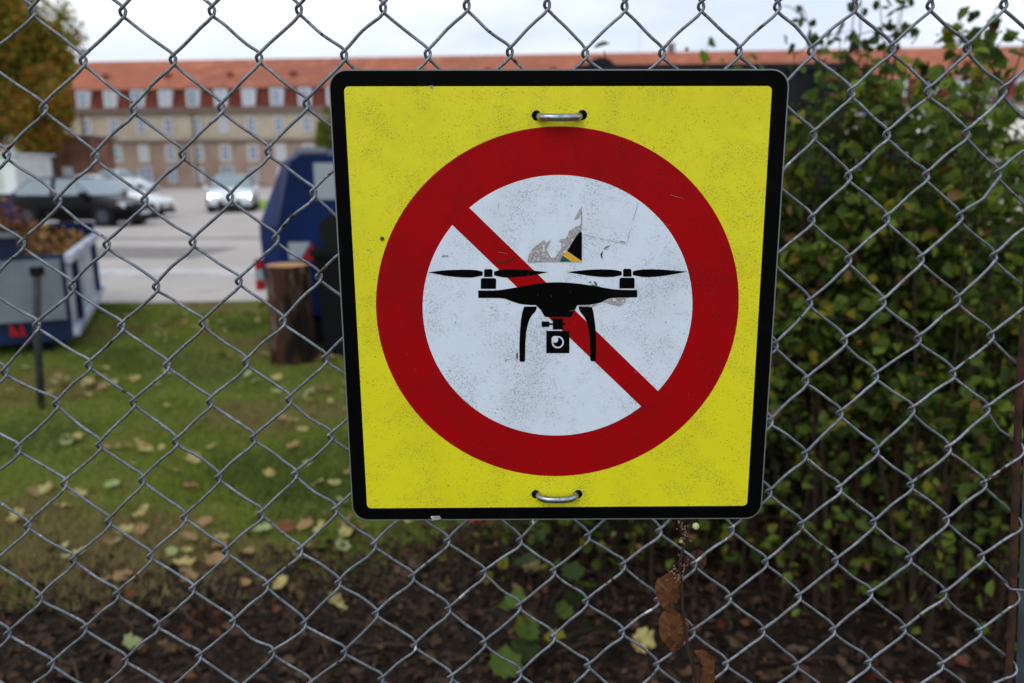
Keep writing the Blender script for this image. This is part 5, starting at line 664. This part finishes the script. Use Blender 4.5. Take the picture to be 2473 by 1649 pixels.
# rings through the plate
M_ring = mat('bright_steel', lin(170, 178, 188), .28, .95, var=(300, lin(140, 148, 158), .4, .6))
H_ = PO['holes']; M_hole = mat('hole_shadowed_black', lin(12, 12, 12), .9, spec=.05)
for nm, (a, b), sag, lab in (('upper', H_[:2], .0030, 'steel ring fastening the top of the sign to the fence'), ('lower', H_[2:], .0026, 'steel ring fastening the bottom of the sign to the fence')):
    rg = empty('fastening_ring', (0, YS, 0)); tag(rg, lab, 'ring', 'steel rings holding the sign')
    for h_ in (a, b):
        hx, hz = h_[0]/1000, h_[1]/1000; n_ = 20; r1 = random.Random(int(hx*1e4)); pol = [(hx+(.0043+r1.uniform(-.0002, .0003))*math.cos(6.283*i/n_), hz+(.0044+r1.uniform(-.0002, .0003))*math.sin(6.283*i/n_)) for i in range(n_)]
        MB().prism(pol, -.00046, .0030).build('drilled_hole', M_hole, rg)
    x0, x1 = a[0]/1000, b[0]/1000; z_ = (a[1]+b[1])/2000; pts = []
    for k in range(25):
        t_ = k/24; an = math.pi*t_; xx = (x0+x1)/2 - (x1-x0)/2*.90*math.copysign(abs(math.cos(an))**.75, math.cos(an)); s_ = math.sin(an)**.55
        pts.append((xx, .006-.0155*s_, z_+.0004-sag*s_))
    MB().tube(pts, .0034, 14).build('ring_wire', M_ring, rg, True)

# ================================================================ DEAD TWIG BEHIND THE FENCE
YT = .757
M_dl = mat('dry_leaf', lin(98, 62, 40), .75, var=[(60, lin(68, 42, 28), .45, .62), (150, lin(128, 84, 54), .55, .7)], bump=(160, .8, .002), trans=(lin(120, 66, 30), .15)); M_dl2 = mat('dry_leaf_dark', lin(92, 62, 46), .75, var=(60, lin(66, 44, 34), .4, .6), bump=(160, .8, .002))
tg = empty('dead_twig', (0, YT, 0)); tag(tg, 'dead brown twig with dry leaves hanging behind the fence below the sign', 'twig')
T2 = lambda l_: [(p[0]/1000, p[1]/1000) for p in l_]
P = catmull([(x, 0, z) for x, z in T2(TWIG['twig'])] + [(TWIG['twig'][-1][0]/1000+.01, .06, .55), (TWIG['twig'][-1][0]/1000+.03, .2, .0)], 3); MB().tube(P, list(np.linspace(.0013, .0022, len(P))), 7).build('stem', M_twg, tg, True)
def dry(key, m, dep, cup, lab=None):
    o2 = T2(TWIG[key]); cx = sum(p[0] for p in o2)/len(o2); cz = sum(p[1] for p in o2)/len(o2); n_ = len(o2); V = [(cx, dep+cup, cz)]
    P2 = catmull([(p[0], 0, p[1]) for p in o2+[o2[0]]], 3)[:-1]; n_ = len(P2); zr = max(p[1] for p in o2)-min(p[1] for p in o2)
    for f in (.5, 1):
        for i, p in enumerate(P2): dx = (p[0]-cx)*f; dz = (p[2]-cz)*f; V.append((cx+dx, dep+cup*(1-f*f)+abs(dx)*.25*f+.0015*math.sin(i*1.9)*f, cz+dz))
    Fc = [(0, 1+i, 1+(i+1) % n_) for i in range(n_)]+[(1+i, 1+n_+i, 1+n_+(i+1) % n_, 1+(i+1) % n_) for i in range(n_)]
    o = mesh('dry_leaf', V, Fc, m, tg, True); return o
dry('leaf1', M_dl, .0, -.003); dry('leaf2', M_dl, .001, -.003); dry('leaf3', M_dl, .0, -.003); dry('leaf4', M_dl2, .022, .003)
M_hsk = mat('seed_husk', lin(128, 98, 80), .85, var=(200, lin(84, 60, 48), .45, .6)); M_ber = mat('pale_berry', lin(186, 192, 140), .5, var=(200, lin(150, 150, 100), .5, .7))
rr = random.Random(8)
for cx, cz in T2(TWIG['clu']):
    mb = MB()
    for k in range(9):
        a = Vector((rr.gauss(0, .0026), rr.gauss(0, .0026), rr.gauss(0, .0032))); b = a+Vector((rr.gauss(0, 1), rr.gauss(0, 1), rr.gauss(0, 1))).normalized()*.0034; mb.tube([a, (a+b)/2, b], [.0003, rr.uniform(.0009, .0014), .0003], 6)
    o = mb.build('seed_cluster', M_hsk, tg, True); o.location = (cx, -.004, cz)
for (cx, cz), r_ in zip(T2(TWIG['berry']), (.0036, .002)):
    bm_ = bmesh.new(); bmesh.ops.create_icosphere(bm_, subdivisions=3, radius=r_); me = D.meshes.new('berry'); bm_.to_mesh(me); bm_.free(); me.materials.append(M_ber); me.polygons.foreach_set('use_smooth', np.ones(len(me.polygons), dtype=bool)); inst('berry', me, tg, (cx, -.003, cz))
